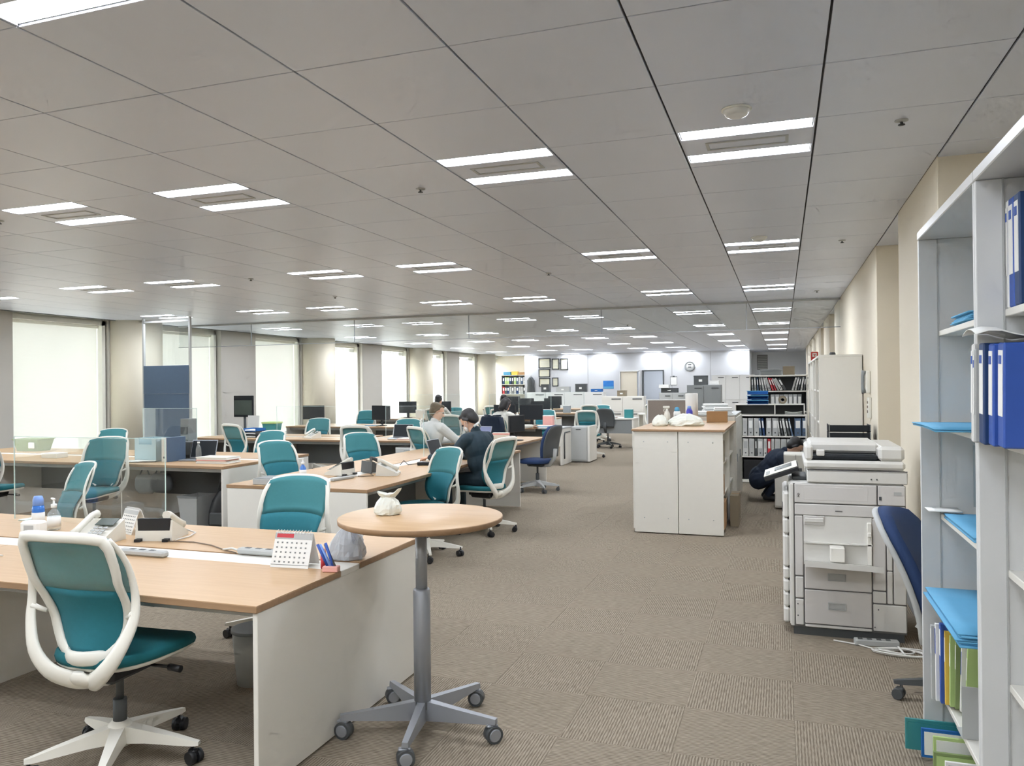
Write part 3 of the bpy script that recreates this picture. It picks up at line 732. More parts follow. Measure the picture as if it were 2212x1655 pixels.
# ================================================================ round standing table
t = thing('round_table', 'round maple standing table on a silver five-wheeled pedestal', 'table', (-1.535, 3.17, 0))
TZ = .955
m = MB(); m.cur = 1; m.lathe([(.001,TZ-.028),(.353,TZ-.028),(.365,TZ-.02),(.367,TZ-.004),(.366,TZ-.001)], 72); m.cur = 0; m.lathe([(.3655,TZ-.0012),(.364,TZ),(.001,TZ)], 72)
m.build('tabletop', [M_wood, M_woodedge], t)
MB().lathe([(.001,TZ-.05),(.11,TZ-.05),(.13,TZ-.03),(.001,TZ-.03)], 24).build('mounting_plate', M_dkgrey, t)
MB().cyl((0,0,.60), (0,0,TZ-.045), .026, n=20).build('inner_column', M_alu, t)
MB().lathe([(.001,.1),(.038,.1),(.038,.625),(.034,.63),(.026,.632),(.001,.632)], 24).build('outer_column', M_alu, t)
for k in range(5):
    a = math.radians(-4 + 72*k); M = RZ(a)
    lg = MB().rings([[(.025,-.022,.05),(.025,.022,.05),(.025,.018,.135),(.025,-.018,.135)], [(.2,-.018,.066),(.2,.018,.066),(.2,.015,.118),(.2,-.015,.118)], [(.36,-.014,.082),(.36,.014,.082),(.36,.012,.104),(.36,-.012,.104)]], True, True, False, M).build('leg', M_alu, t)
    c = MB(); c.cyl((-.022,0,.037), (.022,0,.037), .037, n=22); cc = c.build('caster', M_dkgrey, t, (math.cos(a)*.345, math.sin(a)*.345, 0), -1.12+(.35,-.3,.2,-.45,.1)[k])
    h = MB()
    for s in (-1, 1): h.cyl((s*.0225,0,.037), (s*.026,0,.037), .028, .024, 20)
    h.build('wheel_cover', M_alu, cc)
    MB().cyl((0,.0,.05), (0,.0,.088), .009, n=10).bx(-.012,.012,-.03,.02,.068,.08,.004).build('fork', M_alu, cc)

# ================================================================ back-to-back cabinets with maple worktop
for sgn, x0, x1, lb in ((-1, -1.455, -1.012, 'white storage cabinet facing the desks under the maple worktop'), (1, -1.006, -.565, 'white open storage cabinet facing the copier under the maple worktop')):
    t = thing('storage_cabinet', lb, 'cabinet', ((x0+x1)/2, 9.0, 0))
    hx = (x1-x0)/2
    for y in (-.96, -.012, .936): MB().bx(-hx, hx, y, y+.024, 0.01, 1.045, .003).build('side_panel', M_white, t)
    for dx, dz in ((-hx*.55,.94),(hx*.55,.94),(-hx*.55,.16),(hx*.55,.16)): MB().lathe([(.001,0),(.006,0),(.006,.002),(.001,.002)], 10, M=T(dx,-.9605,dz) @ RX(math.pi/2)).build('screw_cap', M_grey, t)
    MB().bx(-sgn*hx, -sgn*(hx-.015), -.94, .94, 0.01, 1.04).build('back_panel', M_white, t)
    MB().bx(-hx+.001, hx-.001, -.935, .935, 1.02, 1.045).build('top_panel', M_white, t)
    for z in (.03, .36, .69):
        MB().bx(-hx+.016 if sgn < 0 else -hx+.016, hx-.02, -.935, .935, z, z+.02).build('shelf', M_white, t)
    if sgn < 0:
        for y in (-.935, .015):
            d = MB().bx(-hx-.018, -hx, y, y+.92, .04, 1.03, .003).build('door', M_white, t); MB().bx(-hx-.026, -hx-.018, y+.8, y+.83, .5, .62, .002).build('handle', M_alu, d)
t = thing('cabinet_worktop', 'maple worktop over the back-to-back white cabinets', 'worktop', (-1.01, 9.0, 0))
slab(-.47, .465, -.975, .975, 1.0465, 1.068, t, M_woodY)
# ================================================================ copier (side with the bypass tray faces the viewer)
def wb(mb, name, m, t, parent=None):
    """shape given in room coordinates, made a part of t (or of t's part)"""
    l = t.location; return mb.build(name, m, parent or t, (0,0,0) if parent else (-l.x, -l.y, -l.z))
t = thing('copier', 'large ivory office copier with open side paper tray beside the wall', 'copier', (.33, 5.35, 0))
YF = 5.05; YB = 5.68
wb(MB().bx(.03, .675, YF+.012, YB, .05, .925, .012), 'body', M_copier, t)
wb(MB().bx(.05, .66, YF+.02, YB-.02, 0.0, .055), 'plinth', M_dkgrey, t)
def panel(nm, x0, x1, z0, z1, m=M_copierp, d=.0, par=None, g=.0025):
    return wb(MB().bx(x0+g, x1-g, YF-d, YF+.014, z0+g, z1-g, .004), nm, m, t)
wb(MB().bx(.034, .672, YF+.008, YF+.013, .052, .92), 'panel_gap', M_seam, t)
panel('edge_panel', .032, .058, .052, .922, M_copier); panel('edge_panel', .49, .565, .225, .298, M_copier)
panel('cover_panel', .06, .52, .802, .922); panel('cover_panel', .523, .672, .802, .922)
wb(MB().bx(.115, .47, YF-.001, YF+.002, .822, .902, .001), 'inset_panel', M_copierp, t)
panel('frame_panel', .06, .565, .728, .80); panel('frame_panel', .06, .11, .36, .727); panel('frame_panel', .49, .565, .30, .727)
panel('edge_panel', .567, .60, .42, .80, M_copier); panel('edge_panel', .602, .672, .225, .80, M_copier); panel('edge_panel', .567, .60, .225, .42, M_copier)
panel('drawer', .113, .487, .285, .43, d=.004); panel('drawer', .113, .487, .075, .283, d=.004)
for z in (.365, .19):
    h_ = MB(); h_.bx(.245, .345, YF-.010, YF-.003, z-.022, z-.016, .001); h_.bx(.245, .345, YF-.010, YF-.003, z+.016, z+.022, .001); h_.bx(.245, .251, YF-.010, YF-.003, z-.02, z+.02, .001); h_.bx(.339, .345, YF-.010, YF-.003, z-.02, z+.02, .001)
    wb(h_, 'handle', M_grey, t); wb(MB().bx(.251, .339, YF-.006, YF-.0035, z-.015, z+.015), 'handle_recess', M_grey, t)
panel('lower_panel', .06, .11, .225, .357, M_copier); panel('lower_panel', .06, .11, .06, .222, M_copier); panel('lower_panel', .49, .672, .06, .222, M_copier); panel('kick_panel', .113, .487, .052, .073, M_copier)
# open side tray: recess with slanted floor, guide and flap
wb(MB().bx(.111, .489, YF+.003, YF+.0078, .432, .728), 'tray_recess', M_copier, t)
wb(MB().bx(.113, .23, YF-.004, YF+.012, .672, .727, .003), 'latch_panel', M_copierp, t); wb(MB().bx(.118, .225, YF-.012, YF-.003, .69, .715, .003), 'latch_handle', M_copier, t)
wb(MB().bx(.113, .49, YF-.02, YF+.012, .565, .572), 'tray_ledge', M_copier, t); wb(MB().bx(.463, .487, YF-.02, YF+.01, .45, .70, .003), 'tray_guide', M_white, t)
wb(MB().bx(.463, .485, YF-.035, YF-.018, .62, .645, .004), 'guide_clip', M_white, t)
fl_ = MB().add([(.115,YF,.455),(.485,YF,.445),(.53,YF-.2,.485),(.112,YF-.2,.495),(.115,YF,.437),(.485,YF,.427),(.53,YF-.2,.452),(.112,YF-.2,.462)], [(0,1,2,3),(7,6,5,4),(0,4,5,1),(1,5,6,2),(2,6,7,3),(3,7,4,0)])
wb(fl_, 'tray_flap', M_copier, t)
wb(MB().bx(.255, .335, YF-.1, YF-.005, .475, .56, .004), 'paper_guide', M_white, t)
# rounded front edge on the left with segment lines
for z0, z1 in ((.06,.155),(.158,.245),(.248,.325),(.328,.40),(.403,.60),(.603,.70),(.703,.86)):
    wb(MB().bx(-.008, .031, YF+.03, YB-.02, z0, z1, .012), 'front_cover', M_copier, t)
wb(MB().bx(-.01, .0, YF+.04, YF+.09, .74, .80), 'power_window', M_dkgrey, t)
# scanner, feeder, control panel
wb(MB().bx(.135, .685, YF+.004, YB, .928, 1.0, .006), 'scanner_unit', M_copier, t)
wb(MB().bx(.137, .683, YF+.002, YF+.006, 1.001, 1.006), 'scanner_gap', M_seam, t)
wb(MB().bx(.12, .675, YF+.006, YB-.01, 1.008, 1.062, .016), 'feeder_base', M_copier, t)
wb(MB().bx(.145, .53, YF+.02, YF+.36, 1.062, 1.098, .012), 'feeder_tray', M_screen, t)
wb(MB().bx(.15, .54, YF+.12, YB-.02, 1.10, 1.162, .014), 'feeder_lid', M_copier, t)
wb(MB().bx(.53, .672, YF+.012, YB-.02, 1.06, 1.15, .02), 'feeder_hopper', M_copier, t)
wb(MB().bx(.125, .17, YF+.01, YF+.4, 1.062, 1.15, .012), 'feeder_side', M_copier, t)
wb(MB().bx(.19, .235, YF+.005, YF+.05, 1.09, 1.125, .004), 'feeder_guide', M_copier, t)
M_ = T(-.02, YF+.2, .965) @ RY(math.radians(-20))
cp = wb(MB().bx(-.1, .115, -.12, .28, -.018, .012, .006, M_), 'control_panel', M_black, t)
MB().bx(-.097, .112, -.117, .277, .0125, .016, .001, M_).build('panel_face', M_offwhite, cp)
MB().bx(-.03, .08, .0, .2, .0165, .018, .0005, M_).build('touch_screen', M_lcd, cp)
for k in range(4):
    MB().bx(-.085, -.06, -.09+.05*k, -.06+.05*k, .0165, .019, .001, M_).build('button', M_grey, cp)
wb(MB().bx(.05, .14, YF+.14, YF+.4, .925, .95, .006), 'panel_bracket', M_dkgrey, t)
for x, z in ((.075,.19),(.075,.12),(.52,.19),(.5,.085),(.49,.955),(.52,.955)): wb(MB().cyl((x,YF-.002,z), (x,YF+.004,z), .004, n=10), 'screw', M_dkgrey, t)
wb(MB().bx(.61, .65, YF-.002, YF+.003, .865, .885), 'label_plate', M_grey, t); wb(MB().bx(.53, .543, YF-.003, YF+.003, .835, .855), 'latch_window', M_dkgrey, t)
wb(MB().bx(.29, .33, YF-.0015, YF+.001, .757, .763), 'printed_mark', M_seam, t)
wb(MB().tube([(.078, YF-.001, .852),(.084,YF-.001,.862),(.09,YF-.001,.857),(.08,YF-.001,.842),(.09,YF-.001,.838)], .002, 6), 'printed_number', M_seam, t)

# second machine: low white printer on a stand in front of the crouching person
t = thing('white_printer', 'white printer on a low white stand hidden behind the copier', 'printer', (.16, 10.08, 0))
MB().bx(-.26, .19, -.12, .35, .02, .44, .008).build('stand', M_white, t)
d = MB().bx(-.25, .18, -.13, -.12, .04, .42, .004).build('stand_door', M_white, t); MB().bx(-.12, -.1, -.14, -.13, .26, .31, .003).build('handle', M_midgrey, d)
MB().bx(-.155, .19, -.08, .33, .442, .665, .012).build('printer_body', M_offwhite, t)
MB().bx(-.13, .05, -.088, -.08, .46, .5, .002).build('paper_slot', M_dkgrey, t); MB().bx(-.02, -.016, -.084, -.08, .52, .66).build('panel_seam', M_seam, t)

# low stand and black document trays behind the copier
t = thing('low_cabinet', 'white low cabinet hidden behind the copier carrying black trays', 'cabinet', (.56, 7.95, 0))
MB().bx(-.24, .24, -.3, .3, .02, .93, .005).build('body', M_white, t); d = MB().bx(-.255, -.24, -.29, .29, .05, .91, .003).build('door', M_white, t); MB().bx(-.263, -.255, .18, .2, .5, .6, .002).build('handle', M_alu, d)
for k in range(3):
    t = thing('document_tray', ['lowest','middle','topmost'][k] + ' black document tray in the stack behind the copier', 'tray', (.58, 7.95, .932+.07*k), 0, 'black document trays')
    m = MB(); m.bx(-.18, .18, -.15, .17, 0, .006); m.bx(-.18, -.173, -.15, .17, 0, .062); m.bx(.173, .18, -.15, .17, 0, .062); m.bx(-.18, .18, -.15, -.143, 0, .062); m.build('tray', M_screen, t)
    for x in (-.176, .17): MB().bx(x, x+.008, -.155, -.14, .006, .068, .002).build('corner_post', M_midgrey, t)
t = thing('paper_stack', 'pale blue paper stack lying in the topmost black tray', 'paper', (.56, 7.97, 1.079), 0)
MB().bx(-.15, .13, -.12, .15, 0, .03, .002).build('sheets', mat('pale_blue_paper', (186,202,214), .7), t)

# tall cabinets along the right wall
for k in range(4):
    y0 = 9.02 + .9*k
    t = thing('tall_cabinet', 'tall white open cabinet against the right wall, ' + ['nearest of four','second of four','third of four','farthest of four'][k], 'cabinet', (.585, y0+.45, 0), 0, 'tall wall cabinets')
    for y in (-.449, .427): MB().bx(-.215, .215, y, y+.022, .01, 1.80, .003).build('side_panel', M_white, t)
    MB().bx(-.215, .215, -.449, .449, 1.8005, 1.825, .003).build('top_panel', M_white, t); MB().bx(.2, .215, -.427, .427, .01, 1.8).build('back_panel', M_white, t)
    for z in (.04, .4, .76, 1.06, 1.42): MB().bx(-.2, .2, -.426, .426, z, z+.02, .002).build('shelf', M_white, t)
    for n_ in range(2):
        z = (.42, .78, 1.08, 1.44)[(k+n_*2) % 4]
        b_ = MB().bx(-.17, .12, -.38+.42*n_, -.1+.42*n_, z, z+.25, .004); bo = thing('file_box', '%s file box on the %s tall wall cabinet' % (['pale','grey'][n_], ['nearest','second','third','farthest'][k]), 'box', (.585, y0+.45, 0))
        b_.build('body', [M_paper, M_grey][n_], bo); MB().bx(-.172, -.17, -.28+.42*n_, -.2+.42*n_, z+.1, z+.2).build('spine_label', [M_grey, M_paper][n_], bo)
# things on top of the nearest tall cabinet
tag(MB().lathe([(.001,0),(.03,0),(.032,.01),(.026,.03),(.001,.032)], 14).build('tape_roll', M_dkgrey, None, (.52, 9.2, 1.8265)), 'small dark tape roll on top of the nearest tall cabinet', 'tape')

# ================================================================ bookcases facing the aisle, beyond the cabinets
BIND_COL = [M_grey, M_filew, M_filew2, M_dkgrey, M_midgrey, M_red, M_dblue, M_bluegrey, M_lime]
def binder_me(w_, h_, d_, m, lab):
    b = MB(); b.bx(-w_/2, w_/2, 0, d_, 0, h_, .004)
    l = MB(); l.bx(-w_*.32, w_*.32, -.0012, 0, h_*.45, h_*.86)
    r = MB(); r.cyl((0,-.0012,h_*.18), (0,.002,h_*.18), min(.012, w_*.25), n=10)
    return b.mesh('spine_and_covers', m), l.mesh('spine_label', lab), r.mesh('finger_hole', M_dkgrey)
BME = {}
def binder(label, loc, mi, w_=.05, h_=.31, tilt=0.0, rz=0.0, d_=.27, group=None, name='ring_binder'):
    key = (mi, round(w_,3), round(h_,3), round(d_,3))
    if key not in BME: BME[key] = binder_me(w_, h_, d_, BIND_COL[mi], M_grey if mi in (1,2) else M_paper)
    t = thing(name, label, 'binder', loc, rz, group)
    t.rotation_euler = Euler((0, tilt, rz))
    for me in BME[key]: link(me.name, me, t)
    return t
# low bookcase
t = thing('low_bookcase', 'low white open bookcase full of grey files behind the crouching person', 'bookcase', (-.1, 12.7, 0))
for x in (-.62, -.52, .42): MB().bx(x, x+.022, -.19, .19, .01, 1.02, .003).build('side_panel', M_white, t)
MB().bx(-.6, .42, .17, .19, .01, 1.02).build('back_panel', M_midgrey, t); MB().bx(-.63, .445, -.2, .19, 1.0205, 1.045, .003).build('top_panel', M_white, t)
for z in (.03, .39, .70): MB().bx(-.598, -.521, -.18, .17, z, z+.02).build('shelf', M_white, t); MB().bx(-.497, .419, -.18, .17, z, z+.02, .002).build('shelf', M_white, t)
MB().bx(-.6, .44, -.19, -.17, .01, .03).build('kick_plate', M_white, t)
x = -.59; specs = [(.075,1,.0),(.08,0,.0),(.075,1,.0),(.035,7,.08),(.035,6,.1),(.08,0,.0),(.085,0,.0),(.03,0,.12),(.03,3,.14),(.04,0,.16),(.035,3,.18),(.03,7,.2),(.1,7,0),(.06,7,0)]
for n, (w_, c, ti) in enumerate(specs):
    binder('%s file on the middle shelf of the low bookcase' % ORD[n], (x+w_/2, 12.53, .7205), c, w_-.004, .27, -ti, 0, .26, 'files on the low bookcase'); x += w_ + (.008 if ti == 0 else .012)
x = -.59; specs = [(.09,2,0),(.08,1,0),(.03,3,0),(.085,0,0),(.05,2,0),(.05,5,0),(.045,2,0),(.08,1,0),(.08,1,0),(.085,0,0),(.06,3,0),(.07,2,0),(.06,0,0)]
for n, (w_, c, ti) in enumerate(specs):
    binder('%s file on the lower shelf of the low bookcase' % ORD[n], (x+w_/2, 12.53, .4105), c, w_-.004, .265, 0, 0, .26, 'files on the low bookcase'); x += w_ + .006
t = thing('storage_bin', 'dark fabric bin at the bottom of the low bookcase', 'bin', (-.2, 12.7, .051)); MB().bx(-.38, .3, -.16, .14, 0, .3, .01).build('body', M_black, t); MB().tube([(-.1,-.165,.2),(-.05,-.18,.19),(.0,-.165,.2)], .006, 6).build('handle', M_dkgrey, t)
# tray unit on the low bookcase
t = thing('tray_unit', 'grey tray unit with two openings on top of the low bookcase', 'shelf unit', (-.1, 12.7, 1.0455))
for x in (-.6, -.02, .4): MB().bx(x, x+.015, -.16, .16, .0, .145).build('side_panel', M_white, t)
MB().bx(-.6, .415, -.16, .16, .1455, .16).build('top_panel', M_white, t); MB().bx(-.585, .4, .145, .16, 0, .145).build('back_panel', M_dkgrey, t)
t = thing('paper_pile', 'curled papers lying in the tray unit opening', 'paper', (.13, 12.66, 1.047)); 
for k in range(3): MB().grid(lambda u, v, k=k: (-.1+.25*u, -.16+.24*v, .003+.012*k+.03*k*(u-.5)**2), 6, 2, (0,0,.004)).build('sheet', M_paper, t)
# blue letter trays and tape roll on the unit
for k in range(3):
    t = thing('letter_tray', ['lowest','middle','topmost'][k] + ' blue letter tray stacked on the grey tray unit', 'tray', (-.36, 12.66, 1.2065+.072*k), 0, 'blue letter trays')
    m = MB(); m.bx(-.15, .15, -.13, .15, 0, .006); m.bx(-.15, -.144, -.13, .15, 0, .05); m.bx(.144, .15, -.13, .15, 0, .05); m.bx(-.15, .15, .144, .15, 0, .05); m.build('tray', M_cyand, t)
    MB().bx(-.16, .16, -.14, -.128, .05, .06, .002).build('rim', M_cyan, t)
t = thing('tape_roll', 'wide roll of packing tape standing on the grey tray unit', 'tape', (-.0, 12.6, 1.2065))
MB().lathe([(.03,-.025),(.062,-.025),(.062,.025),(.03,.025),(.03,-.025)], 24, M=T(0,0,.063) @ RX(math.pi/2)).build('tape', M_cardd, t); MB().lathe([(.026,-.024),(.03,-.024),(.03,.024),(.026,.024),(.026,-.024)], 24, M=T(0,0,.063) @ RX(math.pi/2)).build('core', M_paper, t)
# tall bookcase behind it
t = thing('tall_bookcase', 'taller white bookcase with leaning binders behind the low bookcase', 'bookcase', (-.05, 13.5, 0))
for x in (-.46, .41): MB().bx(x, x+.02, -.18, .18, .01, 1.63, .003).build('side_panel', M_white, t)
MB().bx(-.46, .43, .165, .18, .01, 1.63).build('back_panel', M_dkgrey, t); MB().bx(-.465, .435, -.19, .18, 1.6305, 1.655, .003).build('top_panel', M_white, t)
for z in (.4, .8, 1.05, 1.38): MB().bx(-.439, .409, -.175, .165, z, z+.02).build('shelf', M_white, t)
x = -.425; specs = [(.03,4,.03),(.03,0,.04),(.025,7,.06),(.03,4,.08),(.03,0,.15),(.03,0,.2),(.045,1,.3),(.03,5,.33),(.025,5,.36),(.025,1,.42),(.045,2,.5),(.04,3,.5),(.03,2,-.28),(.03,0,-.25),(.03,3,-.2),(.03,0,-.17),(.03,3,-.1),(.03,4,-.06)]
for n, (w_, c, ti) in enumerate(specs):
    lift = max(0, .5*w_*math.sin(abs(ti)))
    binder('%s binder of the leaning row on the tall bookcase' % ORD[n], (-.05+x+w_/2 + (0 if ti > 0 else .06), 13.34, 1.4005+lift), c, w_-.003, .215, -ti if ti > 0 else -ti, 0, .24, 'binders on the tall bookcase'); x += w_ + .014
x = -.1; 
for n in range(7):
    binder('%s grey file box on the lower tall bookcase shelf' % ORD[n], (-.05+x, 13.34, 1.0705), (0,0,4,0,0,0,4)[n], .062, .27, 0, 0, .24, 'binders on the tall bookcase'); x += .068
t = thing('storage_box', 'flat grey box on top of the tall bookcase', 'box', (-.18, 13.5, 1.6555)); MB().bx(-.16, .17, -.12, .12, 0, .085, .004).build('body', M_midgrey, t); MB().bx(-.165, .175, -.125, .125, .06, .095, .003).build('lid', M_midgrey, t)
t = thing('storage_box', 'upright brown box on top of the tall bookcase', 'box', (.1, 13.5, 1.6555)); MB().bx(-.09, .09, -.1, .1, 0, .14, .004).build('body', M_cardd, t); MB().bx(-.092, .092, -.02, .02, .139, .1415).build('tape', M_card, t)

# cabinet run behind the maple worktop with paper piles
t = thing('storage_cabinet', 'white cabinet behind the maple worktop piled with papers', 'cabinet', (-.86, 10.75, 0))
MB().bx(-.3, .3, -.7, .7, .02, 1.12, .004).build('body', M_white, t); MB().bx(-.31, .31, -.71, .71, 1.1205, 1.14, .003).build('top_panel', M_grey, t)
for y in (-.69, .01):
    d = MB().bx(.3, .316, y, y+.68, .05, 1.1, .003).build('door', M_white, t); MB().bx(.316, .325, y+.05, y+.08, .55, .65, .002).build('handle', M_alu, d)
for k, (x, y, w_, d_, h_) in enumerate([(-.95, 10.3, .24, .32, .05), (-.72, 10.35, .22, .3, .09), (-.86, 10.85, .3, .34, .13)]):
    t = thing('paper_pile', ['thin pile of papers nearest the cardboard box on the white cabinet', 'taller pile of papers at the aisle side of the white cabinet', 'tallest pile of papers at the back of the white cabinet'][k], 'paper', (x, y, 1.1405), .1*k)
    z = 0; 
    for q in range(int(h_/.018)):
        MB().bx(-w_/2+random.uniform(-.01,.01), w_/2+random.uniform(-.01,.01), -d_/2, d_/2+random.uniform(-.01,.01), z, z+.016, .002).build('sheaf', [M_paper, M_white2, M_grey][q % 3], t); z += .0165

# ================================================================ the near bookcase on the right
BX = .54
for k, (y0, y1, lb) in enumerate(((2.63, 3.64, 'tall white bookcase with sky blue folders, the one farther from the viewer'), (1.62, 2.625, 'tall white bookcase with dark blue binders nearest the viewer'))):
    t = thing('tall_bookcase', lb, 'bookcase', (BX+.21, (y0+y1)/2, 0)); l = (y1-y0)/2
    for s in (-1, 1): MB().bx(-.21, .21, s*l-(.018 if s > 0 else 0), s*l+(.018 if s < 0 else 0), .012, 2.12, .002).build('side_panel', M_case, t)
    for s in (-1, 1): MB().bx(-.143, -.138, s*(l-.018)-.004*(s > 0)-.0, s*(l-.018)+.004*(s < 0), .05, 2.12).build('pin_strip', M_grey, t)
    MB().bx(-.212, .21, -l, l, 2.1205, 2.155, .003).build('top_panel', M_case, t); MB().bx(.195, .21, -l+.018, l-.018, .012, 2.12).build('back_panel', M_case, t)
    for z in (.24, .655, .985, 1.355, 1.74): MB().bx(-.138, .194, -l+.019, l-.019, z-.022, z, .002).build('shelf', M_white, t)
    MB().bx(-.19, .2, -l+.019, l-.019, .012, .03, .002).build('plinth', M_case, t)
    if k == 0: MB().bx(-.05, .02, -.06+.2, -.045+.2, 2.105, 2.12, .002).build('bracket', M_dkgrey, t)
# sky blue folders
def folder_stack(label, loc, n, l, w_, dx=.0, curl=0.0):
    """n folders lying on each other, each a thing of its own"""
    for q in range(n):
        t = thing('card_folder', ('only' if n == 1 else 'lowest' if q == 0 else 'topmost' if q == n-1 else ORD[q]) + ' ' + label, 'folder', (loc[0], loc[1], loc[2]+.0068*q), 0, 'sky blue folders')
        ox = random.uniform(-.012, .012); oy = random.uniform(-.012, .012)
        MB().grid(lambda u, v: (-w_+w_*u+dx+ox, -l/2+l*v+oy, curl*math.sin(math.pi*v)*(1-u)**2), 6, 4, (0,0,.005)).build('cover', M_cyan, t)
        MB().bx(-w_*.5+dx+ox, dx+ox-.005, -l/2+oy-.0015, -l/2+oy+.003, .0005, .0048).build('folder_spine', M_cyand, t)
folder_stack('sky blue folder of the stack on the highest open bookcase shelf', (BX+.34, 3.25, 1.7405), 6, .3, .26)
folder_stack('sky blue folder hanging over the bookcase shelf at eye level', (BX+.33, 3.3, 1.3555), 2, .5, .33, -.03, .004)
folder_stack('sky blue folder of the flat pile below eye level', (BX+.36, 3.26, .9855), 3, .52, .3)
folder_stack('sky blue folder of the thick pile above the magazines', (BX+.34, 3.22, .6555), 7, .62, .32, -.02, .0)
t = thing('paper_sheaf', 'white papers poking out beside the flat pile of blue folders', 'paper', (BX+.03, 3.57, 1.006)); MB().grid(lambda u, v: (-.02+.12*u, -.06+.1*v, .004-.0*u), 4, 2, (0,0,.004)).build('sheets', M_paper, t)
tag(MB().bx(BX+.25, BX+.31, 3.618, 3.6215, 1.50, 1.56, .001).build('square_magnet', M_cyand), 'small square blue sticker inside the farther bookcase', 'sticker')
sq = bpy.data.objects['square_magnet']; MB().lathe([(.001,0),(.024,0),(.024,.004),(.001,.006)], 20, M=T(BX+.28,3.618,1.53) @ RX(math.pi/2)).build('disc', M_cyan, sq)
sg = thing('notice_sheet', 'clear notice sheet with a line of lettering inside the farther bookcase', 'notice', (BX+.27, 3.619, 1.0))
MB().bx(-.08, .1, -.0015, 0, .02, .27).build('sheet', mat('grey_film', (168,178,182), .3), sg)
def glyphs(parent, seq, x, z, s, y, m, adv=1.15, w_=.0):
    """strokes in the x-z plane, facing -y; each glyph a list of boxes in a unit cell"""
    for g in seq:
        b = MB()
        for (a, c, d, e) in g: b.bx(x+a*s, x+c*s, y-.0006, y, z+d*s, z+e*s)
        if g: b.build('character', m, parent)
        x += adv*s
K_go = [(.1,.9,.72,.82),(.1,.9,.1,.2),(.8,.9,.2,.72),(.75,.82,.86,.98),(.9,.97,.86,.98)]
K_zi = [(.2,.28,.05,.85),(.72,.8,.05,.85),(.2,.8,.78,.86),(.2,.8,.53,.6),(.2,.8,.28,.35),(.2,.8,.05,.12),(.45,.52,.86,1)]
K_yu = [(.15,.23,.05,.7),(.77,.85,.05,.7),(.15,.85,.63,.7),(.15,.85,.33,.4),(.15,.85,.05,.12),(.46,.54,.05,.98)]
K_ni = [(.1,.18,.1,.9),(.4,.85,.72,.8),(.4,.85,.18,.26)]
K_te = [(.1,.9,.78,.86),(.45,.53,.3,.78),(.5,.85,.12,.2)]
glyphs(sg, [K_go, K_zi, K_yu, K_ni, [], K_te, K_ni], -.07, .24, .02, -.0016, M_dkgrey)
# magazines and thin binders on the fourth shelf down
mags = [(.02,M_grey,.3,'grey photo magazine'),(.018,M_paper,.31,'white spined magazine'),(.03,M_blue,.315,'royal blue binder with white top'),(.016,M_yellow,.29,'yellow and green brochure'),(.02,M_lime,.28,'olive green brochure'),(.014,M_green,.29,'green brochure leaning back'),(.012,M_paper,.28,'white booklet leaning back'),(.012,M_lime,.27,'pale green booklet leaning back')]
y = 3.575
for n, (w_, m, h_, nm) in enumerate(mags):
    t = thing('magazine', nm + ' on the low shelf of the farther bookcase', 'magazine', (BX+.02+.012*n, y, .2405)); t.rotation_euler = (0.0 if n < 4 else .0 + .05*(n-3), 0, 0)
    MB().bx(0, .22, -w_, 0, .004*n, h_+.004*n, .001).build('block', m, t); MB().bx(-.0008, 0, -w_*.85, -w_*.15, h_*.62, h_*.95).build('spine_print', M_paper if m != M_paper else M_blue, t); y -= w_+.004 + (.01 if n > 3 else 0)
t = thing('bookend', 'grey steel bookend on the low shelf of the farther bookcase', 'bookend', (BX+.06, 3.2, .2405)); MB().bx(0, .14, -.002, 0, .0, .19, .001).build('upright', M_grey, t); MB().bx(.06, .068, -.004, -.002, .02, .15, .001).build('rib', M_alu, t); MB().bx(0, .14, 0, .1, 0, .002).build('foot', M_grey, t)
# bottom shelf: folders sticking out
low = [('teal plastic folder sticking out of the bottom shelf', M_tealf, -.10, 3.56, .36, .125), ('blue and white brochure standing on the bottom shelf', M_cyand, -.05, 3.50, .28, .115), ('clear sleeve of pale papers on the bottom shelf', M_lime, -.02, 3.42, .33, .12),
       ('green striped booklet on the bottom shelf', M_green, -.03, 3.36, .22, .085), ('white lettered booklet on the bottom shelf', M_paper, .0, 3.30, .22, .08), ('dark red covered booklet on the bottom shelf', M_red, .04, 3.2, .2, .06)]
for n, (lb, m, dx, yy, w_, h_) in enumerate(low):
    t = thing('paper_folder', lb, 'folder', (BX+.02+dx, yy, .0305)); MB().bx(0, w_, -.012, 0, 0, h_, .001).build('cover', m, t); MB().bx(.01, w_*.8, -.0145, -.012, .012, h_-.012).build('pages', [M_tealf, M_paper, M_paper, M_lime, M_grey, M_dkgrey][n], t)
# binders leaning out of the nearest bookcase
def bigbinder(label, loc, w_, h_, d_, m, lean, name='ring_binder'):
    t = thing(name, label, 'binder', loc); t.rotation_euler = (lean, 0, 0)
    MB().bx(0, d_, -w_, 0, 0, h_, .004).build('covers', m, t)
    MB().bx(-.0015, 0, -w_*.86, -w_*.14, h_*.30, h_*.93).build('spine_label', M_paper, t)
    MB().bx(-.003, -.0015, -w_*.7, -w_*.3, h_*.8, h_*.88).build('label_mark', M_blue, t)
    return t
zb = 1.356
b_ = [('white paper wrapped folder at the edge of the nearest bookcase', .026, .285, .3, M_white2, BX-.02, .06), ('slim grey folder beside the white wrapped one', .012, .27, .3, M_grey, BX-.02, .05), ('dark navy binder leaning out of the nearest bookcase', .055, .285, .3, M_dblue, BX-.01, .04),
      ('white spined blue binder leaning out of the nearest bookcase', .05, .28, .3, M_blue, BX+.0, .05), ('royal blue binder at the edge of the picture', .06, .28, .3, M_blue, BX+.01, .05)]
y = 2.60
for lb, w_, h_, d_, m, x_, ln in b_: bigbinder(lb, (x_, y, zb), w_, h_, d_, m, ln); y -= w_+.006
